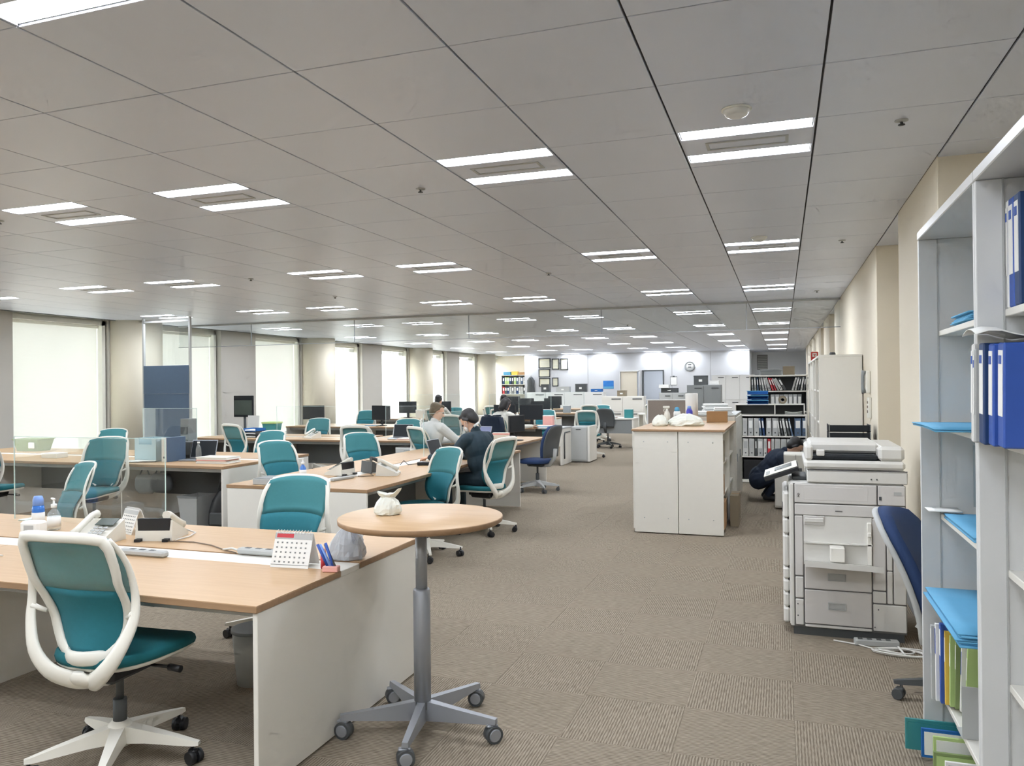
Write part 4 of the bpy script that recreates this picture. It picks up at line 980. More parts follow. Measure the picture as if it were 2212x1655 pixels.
t = thing('paper_sheet', 'crumpled white sheet lying over the binder tops', 'paper', (BX+.02, 2.52, 1.66)); MB().grid(lambda u, v: (-.06+.25*u, -.09+.17*v, .0+.018*math.sin(3*v)*(1-u)+.01*math.sin(9*u)), 8, 6, (0,0,.002)).build('sheet', M_paper, t)
y = 2.60
for n, (w_, m) in enumerate([(.02,M_paper),(.05,M_blue),(.05,M_dblue)]): bigbinder(['white spined binder on the top shelf of the nearest bookcase','blue binder on the top shelf of the nearest bookcase','dark blue binder on the top shelf of the nearest bookcase'][n], (BX+.075, y, 1.741), w_, .31, .26, m, 0.0); y -= w_+.006

# cables and power strip behind the copier
t = thing('cable_bundle', 'coiled white cables on the carpet between copier and blue chair', 'cable', (.6, 4.86, 0))
for k, (r_, dx) in enumerate(((.10,0),(.085,.03),(.12,.02),(.07,-.01))): MB().tube([(dx+r_*1.3*math.cos(a_), r_*.55*math.sin(a_), .006+.004*k+.003*math.sin(2*a_)) for a_ in [2*math.pi*q/24 for q in range(24)]], .0045, 6, closed=True).build('loop', M_cable, t)
MB().tube([(-.02,.0,.01),(-.1,.02,.006),(-.2,.09,.006),(-.33,.13,.006)], .0045, 6).build('lead', M_cable, t); MB().tube([(.02,.05,.01),(.0,.0,.04),(.03,-.06,.012)], .006, 6).build('tie', M_cable, t)
t = thing('power_strip', 'grey power strip on the floor beside the copier', 'power strip', (.5, 4.98, 0), .1); MB().bx(-.12, .12, -.025, .025, 0, .035, .005).build('body', M_grey, t)
for k in range(4): MB().bx(-.1+.05*k, -.075+.05*k, -.012, .012, .035, .037).build('socket', M_dkgrey, t)

# wall fittings on the right wall
def plate(label, y, z, h_, w_=.07):
    t = thing('wall_switch', label, 'switch', (PX-.0005, y, z)); MB().bx(-.008, 0, -w_/2, w_/2, 0, h_, .002).build('plate', M_grey, t); MB().bx(-.012, -.008, -w_*.25, w_*.25, h_*.2, h_*.8, .001).build('rocker', M_white2, t)
plate('upper grey switch plate on the wall beside the bookcase', 5.31, 1.40, .1); plate('lower grey switch plate on the wall beside the bookcase', 5.32, 1.18, .12)
t = thing('wall_phone', 'grey wall handset mounted above the switch box', 'phone', (PX-.0005, 8.35, 1.42)); MB().bx(-.04, 0, -.05, .05, 0, .22, .008).build('base', M_offwhite, t); MB().tube([(-.055,0,.0),(-.065,0,.05),(-.065,0,.17),(-.055,0,.22)], [.022,.016,.016,.022], 8).build('handset', M_midgrey, t)
t = thing('switch_box', 'cream switch box with rows of buttons below the wall handset', 'switch', (PX-.0005, 8.3, 1.18)); MB().bx(-.03, 0, -.06, .06, 0, .2, .004).build('box', M_offwhite, t)
for k in range(6): MB().bx(-.034, -.03, -.035+.04*(k % 2), -.015+.04*(k % 2), .05+.045*(k//2), .075+.045*(k//2)).build('button', M_cabled, t)
t = thing('safety_sign', 'small red and white safety sign jutting from the wall above the tall cabinets', 'sign', (.73, 19.9, 2.03)); MB().bx(-.08, .08, -.006, .006, 0, .22, .002).build('board', M_redsign, t); MB().bx(-.05, .05, -.0075, -.006, .1, .19).build('symbol', M_paper, t)
m = MB(); m.bx(-.03, .03, -.009, -.0075, .15, .165); m.bx(-.008, .008, -.009, -.0075, .11, .15); m.build('pictogram', M_redsign, t)
# ================================================================ small things on the desks
TOP = .7205
def desk_phone(label, loc, rz=0.0, body=None, stand=False):
    t = thing('desk_phone', label, 'phone', loc, rz, 'desk phones'); body = body or M_offwhite
    M_ = T(0,0,.0585) @ RX(math.radians(25.3))
    MB().rings([[(-.1,-.1,.0),(.1,-.1,.0),(.1,.1,.0),(-.1,.1,.0)], [(-.1,-.1,.02),(.1,-.1,.02),(.1,.09,.11),(-.1,.09,.11)]], True, True, False).build('body', body, t)
    MB().bx(-.02, .09, .02, .085, .012, .016, .001, M_ @ T(0,0,.01)).build('display', M_lcd, t)
    k_ = MB()
    for i in range(3):
        for j in range(4): k_.bx(-.005+.03*i, .017+.03*i, -.085+.024*j, -.07+.024*j, .012, .017, .001, M_ @ T(0,0,.012))
    k_.build('keypad', M_grey, t)
    MB().tube([(-.065,-.1,.055),(-.065,-.06,.078),(-.065,.05,.135),(-.065,.085,.135)], [.024,.017,.017,.024], 8).build('handset', body, t)
    MB().tube([(-.1,-.08,.03),(-.14,-.1,.008),(-.15,.0,.006),(-.12,.1,.006)], .004, 6).build('cord', M_cable, t)
    if stand: MB().bx(-.09, .09, .08, .095, 0, .12, .004).bx(-.09, -.06, .0, .13, 0, .015).bx(.06, .09, .0, .13, 0, .015).build('stand', M_black, t)
    return t
def monitor(label, loc, rz=0.0, w_=.5, h_=.3, name='monitor', m=None):
    t = thing(name, label, 'monitor', loc, rz, 'computer monitors')
    MB().lathe([(.001,0),(.11,0),(.11,.008),(.03,.014),(.001,.014)], 20, sx=1.1).build('foot', M_black, t)
    MB().bx(-.025, .025, .0, .03, .01, .2, .004).build('neck', M_black, t)
    MB().bx(-w_/2, w_/2, -.03, .0, .12, .12+h_, .006).build('housing', M_black, t); MB().bx(-w_/2+.012, w_/2-.012, -.0315, -.03, .135, .105+h_).build('screen', m or M_screen, t)
    return t
def laptop(label, loc, rz=0.0, scr=None):
    t = thing('laptop', label, 'laptop', loc, rz, 'laptops')
    b = MB().bx(-.16, .16, -.11, .11, 0, .016, .004).build('base', M_alu, t); MB().bx(-.14, .14, -.03, .09, .016, .0175).build('keyboard', M_dkgrey, b)
    M_ = T(0,.11,.016) @ RX(math.radians(-18)); l = MB().bx(-.16, .16, 0, .008, 0, .215, .004, M_).build('lid', M_alu, t); MB().bx(-.15, .15, -.0015, 0, .012, .205, 0, M_).build('screen', scr or M_screen, l)
    return t
def pump_bottle(label, loc, liquid, h_=.13, r_=.032):
    t = thing('pump_bottle', label, 'bottle', loc, random.uniform(-.5,.5)); MB().lathe([(.001,0),(r_,0),(r_+.002,.01),(r_,h_*.72),(r_*.55,h_*.9),(.012,h_*.94),(.012,h_),(.001,h_)], 18).build('bottle', liquid, t)
    MB().lathe([(.001,h_),(.016,h_),(.016,h_+.02),(.006,h_+.022),(.005,h_+.045),(.001,h_+.045)], 12).build('collar', M_paper, t); MB().bx(-.045, .012, -.007, .007, h_+.043, h_+.054, .003).build('pump_head', M_paper, t)
    MB().lathe([(r_+.0025,h_*.15),(r_+.0032,h_*.15),(r_+.0032,h_*.6),(r_+.0025,h_*.6)], 18).build('label', M_paper, t)
    return t
def calendar(label, loc, rz=0.0, w_=.18, h_=.15, red=True):
    t = thing('desk_calendar', label, 'calendar', loc, rz)
    M_ = RX(math.radians(-20)); MB().bx(-w_/2, w_/2, 0, .0025, 0, h_, 0, T(0,-.055,0) @ M_).build('front_board', M_paper, t); MB().bx(-w_/2, w_/2, -.0025, 0, 0, h_, 0, T(0,.055,0) @ RX(math.radians(20))).build('back_board', M_paper, t)
    p = MB().bx(-w_/2, w_/2, -.001, 0, h_*.8, h_-.004, 0, T(0,-.0555,0) @ M_).build('picture_strip', M_grey, t)
    if red: MB().bx(-w_/2+.01, -.0, -.002, -.001, h_*.84, h_-.008, 0, T(0,-.0555,0) @ M_).build('picture', M_red, p)
    d = MB()
    for r_ in range(5):
        for c in range(7): d.bx(-w_/2+.014+c*w_*.127, -w_/2+.022+c*w_*.127, -.001, -.0003, .022+r_*h_*.135, .029+r_*h_*.135, 0, T(0,-.0555,0) @ M_)
    d.build('dates', M_midgrey, t); MB().bx(-w_/2, w_/2, -.001, -.0003, .012, .014, 0, T(0,-.0555,0) @ M_).build('rule', M_midgrey, t)
    rg = MB()
    for c in range(12): rg.tube([(-w_/2+.012+c*(w_-.024)/11, .008*math.cos(a), h_*.94+.010*math.sin(a)) for a in [2*math.pi*k/8 for k in range(8)]], .0012, 5, closed=True)
    rg.build('spiral_rings', M_white2, t)
    return t
desk_phone('silver desk phone with grey display just behind the nearest chair back', (-3.47, 3.22, TOP), .15)
desk_phone('desk phone propped on a black stand with its handset toward the round table', (-3.22, 3.42, TOP), math.pi+.3, None, True)
pump_bottle('pale blue pump bottle of sanitizer on the near desk', (-4.02, 3.43, TOP), M_pet, .13, .033)
t = thing('spray_bottle', 'blue capped bottle beside the pump bottle on the near desk', 'bottle', (-4.19, 3.47, TOP)); MB().lathe([(.001,0),(.034,0),(.034,.11),(.03,.13),(.001,.13)], 18).build('body', M_blueliq, t); MB().lathe([(.001,.13),(.03,.13),(.029,.165),(.022,.185),(.001,.188)], 18).build('cap', M_blucap, t); MB().lathe([(.0345,.02),(.0352,.02),(.0352,.09),(.0345,.09)], 18).build('label', M_paper, t)
t = thing('tissue_pack', 'white pack of wipes in front of the blue capped bottle', 'wipes', (-4.02, 3.3, TOP), .2); MB().bx(-.06, .06, -.04, .04, 0, .075, .012).build('pack', M_paper, t); MB().bx(-.03, .03, -.041, -.04, .02, .055).build('print', M_grey, t)
calendar('white spiral calendar with red top picture at the end of the near desk', (-2.12, 3.06, TOP), .08, .19, .16)
calendar('small spiral calendar with a dark picture behind the desk phones', (-3.5, 3.5, TOP), -.3, .15, .14, False)
for k, (x0, x1, y, lb) in enumerate(((-3.1, -2.82, 3.02, 'grey outlet bar with a cable plugged in on the near desk trough'), (-2.54, -2.30, 3.2, 'grey outlet bar behind the white calendar'))):
    t = thing('outlet_bar', lb, 'outlet', ((x0+x1)/2, y, TOP)); MB().bx(-(x1-x0)/2, (x1-x0)/2, -.022, .022, 0, .03, .008).build('body', M_grey, t)
    MB().tube([(-(x1-x0)/2,0,.015),(-(x1-x0)/2-.05,.01,.02),(-(x1-x0)/2-.12,.03,.006)], .005, 6).build('lead', M_cable, t)
    for q in range(3): MB().bx(-.08+.06*q, -.05+.06*q, -.01, .01, .03, .0312).build('socket', M_dkgrey, t)
t = thing('cable', 'thin brown cable looping over the near desk', 'cable', (-2.8, 3.33, TOP)); MB().tube([(-.3,.0,.004),(-.15,.02,.004),(.0,-.02,.004),(.15,-.1,.004),(.25,-.14,.004)], .003, 6).build('wire', M_cabled, t)
t = thing('cable', 'white cable with plug lying near the left edge of the near desk', 'cable', (-3.75, 2.78, TOP)); MB().tube([(-.2,-.02,.004),(-.1,.04,.004),(.0,.05,.004),(.12,.03,.004)], .0035, 6).build('wire', M_cable, t)
t = thing('glue_stick', 'red glue stick with white cap beside the pen stand', 'glue stick', (-1.96, 3.045, TOP)); MB().lathe([(.001,0),(.013,0),(.013,.06),(.001,.06)], 14).build('tube', M_red, t); MB().lathe([(.001,.06),(.0125,.06),(.0125,.088),(.001,.088)], 14).build('cap', M_pink, t)
t = thing('pen_stand', 'pink holder with blue pens at the corner of the near desk', 'pen stand', (-1.892, 3.0, TOP), .2); MB().bx(-.035, .035, -.02, .02, 0, .025, .003).build('holder', M_pink, t)
for k, (dx, tl, m) in enumerate(((-.015,.45,M_blue),(-.002,.5,M_blucap),(.01,.4,M_blue),(.018,.55,M_dkgrey))): MB().cyl((dx,0,.02), (dx-.11*math.sin(tl),.01*k,.02+.11*math.cos(tl)), .0065, n=8).build('pen', m, t)
def bag(name, label, loc, w_, d_, h_, m, ears=True, seed=1, rz=0, lump=.06):
    """soft knotted carrier bag: lumpy body gathered at the top, two handle tips"""
    t = thing(name, label, 'plastic bag', loc, rz); rnd = random.Random(seed); n = 24; rg = []
    ph = [rnd.uniform(0,6.28) for _ in range(6)]
    for i, (k, z) in enumerate(((.80,0),(.94,.04),(1.0,.15),(.98,.33),(.90,.52),(.74,.70),(.54,.84),(.36,.94),(.2,1.0))):
        ring = []
        for j in range(n):
            a = 2*math.pi*j/n; q = 1 + lump*math.sin(3*a+ph[0]+i*.4) + lump*.8*math.sin(7*a+ph[1]+i*.7) + (.05*math.sin(11*a+ph[2]) if i > 4 else .02*math.sin(11*a+ph[2]))
            ring.append((w_/2*k*q*math.cos(a), d_/2*k*q*math.sin(a), h_*z*(1+.04*math.sin(2*a+ph[3])*(i > 3))))
        rg.append(ring)
    for i in range(1, len(rg)):
        rg[i] = [(x*(1+rnd.uniform(-.05,.05)), y*(1+rnd.uniform(-.05,.05)), z+h_*rnd.uniform(-.02,.02)) for x, y, z in rg[i]]
    MB().rings(rg, smooth=False).build('bag_body', m, t)
    if ears:      # loose mouth of the bag flaring above the knot, two tips of unequal height
        fl_ = []
        for k, z, am in ((.40,.78,0),(.50,.90,.02),(.66,1.0,.05),(.80,1.10,.09),(.84,1.16,.12)):
            fl_.append([(w_/2*k*(1+.16*math.sin(5*a+1))*math.cos(a)+w_*.10*(z-.8), d_/2*k*.8*(1+.2*math.sin(4*a))*math.sin(a), h_*(z+am*math.cos(2*a)+am*.55*math.cos(a)+rnd.uniform(-.03,.03)*(am > 0))) for a in [2*math.pi*j/n for j in range(n)]])
        MB().rings(fl_, cap=False, smooth=False).build('bag_mouth', m, t)
    return t
bag('plastic_bag', 'small knotted white plastic bag on the round table', (-1.70, 3.17, TZ+.0005), .125, .115, .088, M_bag, True, 3, .33)
bag('plastic_bag', 'grey plastic bag of papers at the end of the near desk', (-1.96, 3.25, TOP), .17, .14, .15, M_bagg, False, 5, .3, .11)
t = thing('paper_sheet', 'folded white leaflet with blue band behind the pen stand', 'paper', (-2.02, 3.33, TOP)); MB().bx(-.06, .06, -.002, .002, 0, .16, 0, RX(-.25) @ RY(.25)).build('sheet', M_paper, t); MB().bx(.005, .03, -.003, -.002, .06, .16, 0, RX(-.25) @ RY(.25)).build('band', M_blue, t)

# acrylic screens standing on the desks
def screen_x(label, x0, x1, y, z0=TOP, h_=.55):
    t = thing('acrylic_screen', label, 'desk screen', ((x0+x1)/2, y, z0), 0, 'clear desk screens'); l = (x1-x0)/2
    MB().bx(-l, l, -.002, .002, 0, h_).build('sheet', M_acryl, t)
    for s in (-1, 1): MB().bx(s*l-.002, s*l+.002, -.0025, .0025, 0, h_).build('edge', M_acryledge, t); MB().bx(s*l*.8-.03, s*l*.8+.03, -.05, .05, 0, .006, .002).build('foot', M_acryledge, t)
    MB().bx(-l, l, -.0025, .0025, h_, h_+.003).build('edge', M_acryledge, t)
def screen_y(label, y0, y1, x, z0=TOP, h_=.55):
    t = thing('acrylic_screen', label, 'desk screen', (x, (y0+y1)/2, z0), 0, 'clear desk screens'); l = (y1-y0)/2
    MB().bx(-.002, .002, -l, l, 0, h_).build('sheet', M_acryl, t)
    for s in (-1, 1): MB().bx(-.0025, .0025, s*l-.002, s*l+.002, 0, h_).build('edge', M_acryledge, t); MB().bx(-.05, .05, s*l*.8-.03, s*l*.8+.03, 0, .006, .002).build('foot', M_acryledge, t)
    MB().bx(-.0025, .0025, -l, l, h_, h_+.003).build('edge', M_acryledge, t)
screen_x('clear acrylic screen along the back edge of the near desk', -4.62, -3.42, 3.66, TOP, .52)
screen_x('clear acrylic screen between laptop and printer on the window desk', -7.3, -6.5, 7.46, TOP, .58)
screen_y('clear acrylic screen behind the suited man', 7.9, 9.2, -3.78, TOP, .5)
screen_x('clear acrylic screen on the desk in front of the second pier', -8.0, -6.6, 11.07, TOP, .5)
screen_x('bluish acrylic screen behind the white shirted man', -6.0, -5.0, 11.15, TOP, .5)
screen_x('wide acrylic screen among the distant desks by the windows', -9.6, -7.4, 18.2, TOP, .6)
screen_x('acrylic screen in front of the far bookcase', -6.9, -5.3, 18.2, TOP, .6)
screen_x('acrylic screen on the far desk by the doors', -7.4, -5.4, 22.0, TOP, .6)

# window desk
t = thing('desktop_organizer', 'blue grey file box with scooped front on the window desk', 'file box', (-6.78, 7.1, TOP), -.1); m = MB(); m.bx(-.17, .17, -.13, -.125, 0, .19); m.bx(-.17, .17, .125, .13, 0, .26); m.bx(-.17, -.165, -.13, .13, 0, .26); m.bx(.165, .17, -.13, .13, 0, .26); m.bx(-.17, .17, -.13, .13, 0, .006); m.bx(-.17, -.1, -.13, -.125, .19, .26); m.bx(.1, .17, -.13, -.125, .19, .26); m.build('box', mat('pale_aqua_plastic', (176,200,204), .4), t)
t = thing('ring_binder', 'white spined dark binder beside the blue grey file box', 'binder', (-6.50, 7.08, TOP), -.1); MB().bx(-.03, .04, -.13, .14, 0, .27, .003).build('covers', M_bluegrey, t); MB().bx(-.032, .04, -.133, -.13, 0, .27, .001).build('spine', M_offwhite, t); MB().cyl((.005,-.135,.05), (.005,-.132,.05), .012, n=12).build('finger_hole', M_dkgrey, t)
t = thing('equipment_box', 'dark box behind the file box on the window desk', 'box', (-6.9, 7.36, TOP)); MB().bx(.2, .44, -.05, .06, 0, .2, .006).build('body', M_dkgrey, t); MB().bx(.22, .42, -.052, -.05, .02, .05).build('vent', M_black, t)
laptop('open silver laptop with black screen on the window desk', (-6.28, 7.2, TOP), .15)
t = thing('water_bottle', 'clear water bottle in front of the open laptop', 'bottle', (-6.15, 7.08, TOP)); MB().lathe([(.001,0),(.032,0),(.033,.02),(.031,.12),(.026,.16),(.012,.19),(.012,.205),(.001,.205)], 16).build('bottle', M_pet, t); MB().lathe([(.001,.205),(.014,.205),(.014,.222),(.001,.222)], 12).build('cap', M_paper, t)
t = thing('paper_tray_stack', 'stack of cream papers and flat boxes at the end of the window desk', 'papers', (-5.82, 7.03, TOP), .05)
for k in range(5): MB().bx(-.22+.01*(k % 2), .18-.012*(k % 3), -.12, .12, .014*k, .014*k+.013, .002).build('sheaf', [M_paper, M_offwhite, M_pink][k % 3], t)
t = thing('paper_sheaf', 'loose papers and a notebook in front of the file box', 'papers', (-7.0, 6.85, TOP), .1)
for k in range(4): MB().bx(-.3+.14*k, -.05+.15*k, -.1, .1, .004*k, .004*k+.004, 0, RZ(.15*k-.2)).build('sheet', [M_dkgrey, M_paper, M_white2, M_paper][k], t)
t = thing('plastic_basket', 'olive green plastic basket at the window end of the desk', 'basket', (-9.55, 7.85, TOP), .1); m = MB(); 
m.rings([[(-.16,-.11,0),(.16,-.11,0),(.16,.11,0),(-.16,.11,0)],[(-.2,-.14,.16),(.2,-.14,.16),(.2,.14,.16),(-.2,.14,.16)]], True, True, False); m.build('basket', M_green, t); MB().rings([[(-.21,-.15,.155),(.21,-.15,.155),(.21,.15,.155),(-.21,.15,.155)],[(-.21,-.15,.165),(.21,-.15,.165),(.21,.15,.165),(-.21,.15,.165)]], True, True, False).build('rim', M_green, t); MB().bx(.06, .15, -.16, -.13, .04, .12, .01).build('tag', M_paper, t)
t = thing('storage_box', 'small white box on the window desk', 'box', (-8.3, 7.1, TOP), .05); MB().bx(-.12, .12, -.08, .08, 0, .05, .004).build('box', M_offwhite, t); MB().bx(-.12, .12, -.08, .08, .051, .058, .002).build('lid', M_white2, t)
t = thing('desk_phone', 'white phone handset lying behind the small white box', 'phone', (-8.2, 7.75, TOP), .4); MB().bx(-.1, .1, -.08, .08, 0, .05, .01).build('body', M_offwhite, t); MB().tube([(-.12,-.03,.07),(-.05,-.03,.085),(.05,-.03,.085),(.12,-.03,.07)], [.022,.015,.015,.022], 8).build('handset', M_paper, t)
# under the window desk
for k, (x, lb) in enumerate(((-6.72, 'grey handbag hanging by its strap under the window desk'), (-6.5, 'second grey handbag hanging lower under the window desk'))):
    t = thing('handbag', lb, 'bag', (x, 6.9, .37+.02*k), .1, 'bags under the desk'); rg = []
    for q, z in ((.6,.0),(.9,.04),(1,.1),(.92,.17),(.7,.21)): rg.append([(.14*q*math.cos(a), .06*q*math.sin(a), z) for a in [2*math.pi*j/18 for j in range(18)]])
    MB().rings(rg).build('pouch', M_midgrey if k == 0 else M_dkgrey, t); MB().tube([(-.08,0,.2),(-.05,0,.26),(-.02,0,.305),(.02,0,.26),(.05,0,.2)], .008, 6).build('strap', M_dkgrey, t); MB().tube([(-.1,-.02,.19),(0,-.03,.2),(.1,-.02,.19)], .006, 6).build('zip', M_black, t)
t = thing('waste_bin', 'grey rectangular waste bin under the window desk', 'bin', (-6.12, 7.02, 0)); m = MB(); m.rings([[(-.1,-.13,.0),(.1,-.13,.0),(.1,.13,.0),(-.1,.13,.0)],[(-.13,-.16,.36),(.13,-.16,.36),(.13,.16,.36),(-.13,.16,.36)],[(-.12,-.15,.36),(.12,-.15,.36),(.12,.15,.36),(-.12,.15,.36)],[(-.09,-.12,.02),(.09,-.12,.02),(.09,.12,.02),(-.09,.12,.02)]], True, True, False); m.build('bin', M_grey, t); MB().bx(-.132, .132, -.162, -.15, .345, .365).build('rim', M_midgrey, t)
t = thing('backpack', 'black backpack slumped against the end panel under the window desk', 'backpack', (-5.79, 7.0, 0), .2); rg = []
for q, z, dx in ((.9,.01,0),(1,.08,0),(.98,.2,.01),(.85,.32,.03),(.6,.42,.06),(.3,.47,.08)): rg.append([(dx+.14*q*math.cos(a), .11*q*math.sin(a), z) for a in [2*math.pi*j/20 for j in range(20)]])
MB().rings(rg).build('sack', M_black, t); MB().tube([(.0,-.05,.44),(.04,-.06,.6),(.1,-.05,.62),(.13,-.03,.46)], .01, 6).build('strap', M_dkgrey, t); MB().bx(-.07, .09, -.13, -.1, .06, .2, .02).build('pocket', M_dkgrey, t)

# near desk: bin beyond the end panel, cable box below
t = thing('waste_bin', 'round grey waste bin under the near desk', 'bin', (-2.62, 3.42, 0)); MB().lathe([(.001,.0),(.09,.0),(.115,.28),(.11,.28),(.086,.02),(.001,.02)], 24).build('bin', M_grey, t); MB().lathe([(.113,.27),(.12,.27),(.12,.285),(.113,.285)], 24).build('rim', M_midgrey, t)
t = thing('cable_box', 'hanging clear cable bag below the near desk top', 'cable tray', (-2.95, 3.0, .5)); MB().bx(-.12, .12, -.05, .05, .0, .02).build('tray', M_grey, t); MB().bx(-.12, -.11, -.05, .05, .0, .188).build('bracket', M_dkgrey, t); MB().bx(.1, .12, -.05, .05, 0, .188).build('bracket', M_dkgrey, t); MB().ball((0,0,.09), (.1,.045,.07), 14, 8).build('wrapped_plugs', M_bagg, t)

# middle desk
pump_bottle('small blue pump bottle on the middle desk', (-4.1, 6.05, TOP), M_blueliq, .12, .028)
t = thing('grey_tray', 'grey flat tray box at the near end of the middle desk', 'tray', (-4.1, 5.62, TOP), .0); MB().bx(-.13, .13, -.11, .11, 0, .05, .004).build('box', M_grey, t); MB().bx(-.12, .12, -.1, .1, .05, .054).build('lid', M_midgrey, t)
desk_phone('white desk phone on the middle desk turned to the aisle', (-3.45, 6.45, TOP), 1.9)
desk_phone('white desk phone on the middle desk turned to the windows', (-3.9, 6.35, TOP), -1.7, None, True)
desk_phone('dark desk phone with cables between the two white ones', (-3.68, 6.62, TOP), 2.6, M_dkgrey)
t = thing('cable', 'tangled cables around the phones of the middle desk', 'cable', (-3.68, 6.3, TOP)); MB().tube([(-.15,.0,.005),(-.05,-.06,.005),(.08,-.07,.005),(.16,.0,.005),(.08,.06,.02)], .004, 6).build('wire', M_cabled, t)
t = thing('outlet_bar', 'grey outlet bar on the middle desk', 'outlet', (-3.66, 6.0, TOP), 1.4); MB().bx(-.14, .14, -.02, .02, 0, .026, .006).build('body', M_grey, t); MB().tube([(.14,0,.013),(.2,.03,.006),(.26,.02,.006)], .004, 6).build('lead', M_cable, t)
t = thing('charger', 'black charger brick with lead on the middle desk', 'charger', (-3.5, 7.3, TOP), .2); MB().bx(-.06, .06, -.03, .03, 0, .035, .006).build('brick', M_black, t); MB().tube([(-.06,0,.015),(-.15,-.04,.01),(-.2,-.02,.05),(-.24,-.02,.006)], .004, 6).build('lead', M_black, t)
laptop('open laptop with blue grey screen in front of the white shirted man', (-4.2, 10.52, TOP), -.3, mat('laptop_blue_screen', (120,126,160), .3))
laptop('open dark laptop in front of the suited man', (-3.52, 7.95, TOP), math.pi/2)
t = thing('paper_sheaf', 'papers on the middle desk by the suited man', 'papers', (-3.35, 7.45, TOP), .2); MB().bx(-.1, .1, -.14, .14, 0, .01, .001).build('sheets', M_paper, t); MB().bx(-.02, .12, -.1, .05, .011, .015).build('note', M_white2, t)
t = thing('carton', 'red and white box standing on the aisle desk', 'box', (-3.85, 10.62, TOP), .1); MB().bx(-.12, .12, -.04, .04, 0, .13, .003).build('box', M_offwhite, t); MB().bx(-.121, .121, -.041, .041, .1, .125).build('stripe', M_pink, t)
monitor('black monitor stand seen edge-on on the aisle desk', (-3.72, 10.9, TOP), 1.3, .4, .25)

# things on the maple worktop of the cabinets
CT_ = 1.0685
bag('plastic_bag', 'large limp white bag lying on the maple worktop', (-1.0, 8.75, CT_), .38, .24, .13, M_bag, False, 11, .05)
bag('plastic_bag', 'smaller white bag under the spray bottle on the maple worktop', (-1.28, 8.7, CT_), .17, .15, .12, M_bag, False, 12)
t = thing('spray_bottle', 'white trigger spray bottle on the maple worktop', 'bottle', (-1.25, 9.02, CT_), .2); MB().lathe([(.001,0),(.036,0),(.037,.1),(.03,.13),(.014,.16),(.014,.18),(.001,.18)], 16).build('bottle', M_offwhite, t); MB().bx(-.045, .03, -.012, .012, .18, .21, .005).build('spray_head', M_offwhite, t); MB().tube([(-.03,0,.18),(-.035,0,.155),(-.025,0,.135)], .005, 6).build('trigger', M_offwhite, t)
t = thing('lotion_bottle', 'white bottle with light blue cap on the maple worktop', 'bottle', (-1.14, 9.05, CT_)); MB().lathe([(.001,0),(.04,0),(.04,.13),(.034,.15),(.001,.15)], 16).build('bottle', M_paper, t); MB().lathe([(.001,.15),(.03,.15),(.027,.18),(.018,.195),(.001,.2)], 16).build('cap', M_cyan, t); MB().bx(-.025, .025, -.0415, -.039, .05, .11).build('label', M_grey, t)
t = thing('cleaning_bottle', 'violet blue bottle on the maple worktop', 'bottle', (-1.03, 9.3, CT_)); MB().lathe([(.001,0),(.036,0),(.038,.14),(.024,.17),(.001,.17)], 16).build('bottle', mat('violet_blue_plastic', (74,74,190), .35), t); MB().lathe([(.001,.17),(.024,.17),(.02,.2),(.001,.2)], 14).build('cap', M_blucap, t)
t = thing('paper_roll', 'tall white paper roll standing on the maple worktop', 'paper roll', (-1.04, 9.65, CT_)); MB().lathe([(.02,0),(.075,0),(.075,.34),(.07,.345),(.02,.345),(.02,0)], 24).build('roll', M_paper, t); MB().lathe([(.018,0),(.02,0),(.02,.346),(.018,.346),(.018,0)], 16).build('core', M_cardd, t)
t = thing('cardboard_box', 'brown cardboard box at the back corner of the maple worktop', 'box', (-.74, 9.62, CT_), .05); MB().bx(-.12, .12, -.08, .08, 0, .13, .003).build('box', M_card, t); MB().bx(-.12, .12, -.012, .012, .1302, .1315).build('tape', M_cardd, t)
# boxes seen through the cabinet's open side
for k, (y, z, h_, w_) in enumerate(((8.3,.052,.28,.3),(8.75,.052,.24,.28),(8.3,.382,.2,.26),(8.35,.712,.22,.28))):
    t = thing('cardboard_box', ['brown cardboard box poking out at floor level beside the cabinet','second cardboard box at floor level in the open cabinet','small cardboard box on the middle shelf of the open cabinet','cardboard box on the upper shelf of the open cabinet'][k], 'box', (-.73, y, z), 0, 'boxes in the open cabinet')
    MB().bx(-.1, .165 if k == 0 else .15, -w_/2, w_/2, 0, h_, .003).build('box', [M_card, M_cardd][k % 2], t); MB().bx(-.1, .15, -.015, .015, h_, h_+.0015).build('tape', M_cardd, t)
t = thing('cardboard_box', 'brown cardboard box on the floor beside the white cabinets', 'box', (-.5, 8.85, 0), 0); MB().bx(-.045, .045, -.2, .2, 0, .33, .003).build('box', M_cardd, t); MB().bx(-.045, .045, -.012, .012, .33, .3315).build('tape', M_card, t)

# ================================================================ background: windows side
t = thing('partition_panel', 'blue grey partition panel in front of the first round column', 'partition', (-9.86, 10.62, 0))
MB().bx(-.49, .47, -.02, .02, .06, 1.451, .004).build('lower_panel', M_bluegrey, t); MB().bx(-.49, .47, -.025, .025, 1.452, 1.93, .004).build('upper_panel', M_bluegrey, t)
for x in (-.5, .48): MB().bx(x-.015, x+.015, -.02, .02, 0, CE-.01).build('post', M_grey, t)
MB().bx(-.5, .48, -.02, .02, CE-.09, CE-.06).build('top_rail', M_grey, t); MB().bx(-.48, .46, -.004, .004, 1.94, CE-.09).build('glass', M_acryl, t)
t = thing('equipment_rack', 'grey equipment tower beside the blue grey partition', 'rack', (-9.05, 10.2, 0)); MB().bx(-.08, .08, -.1, .1, .02, 1.05, .004).build('body', M_midgrey, t)
for z in (.2,.4,.6,.8): MB().bx(-.07, .07, -.104, -.1, z, z+.12).build('bay_cover', M_dkgrey, t)
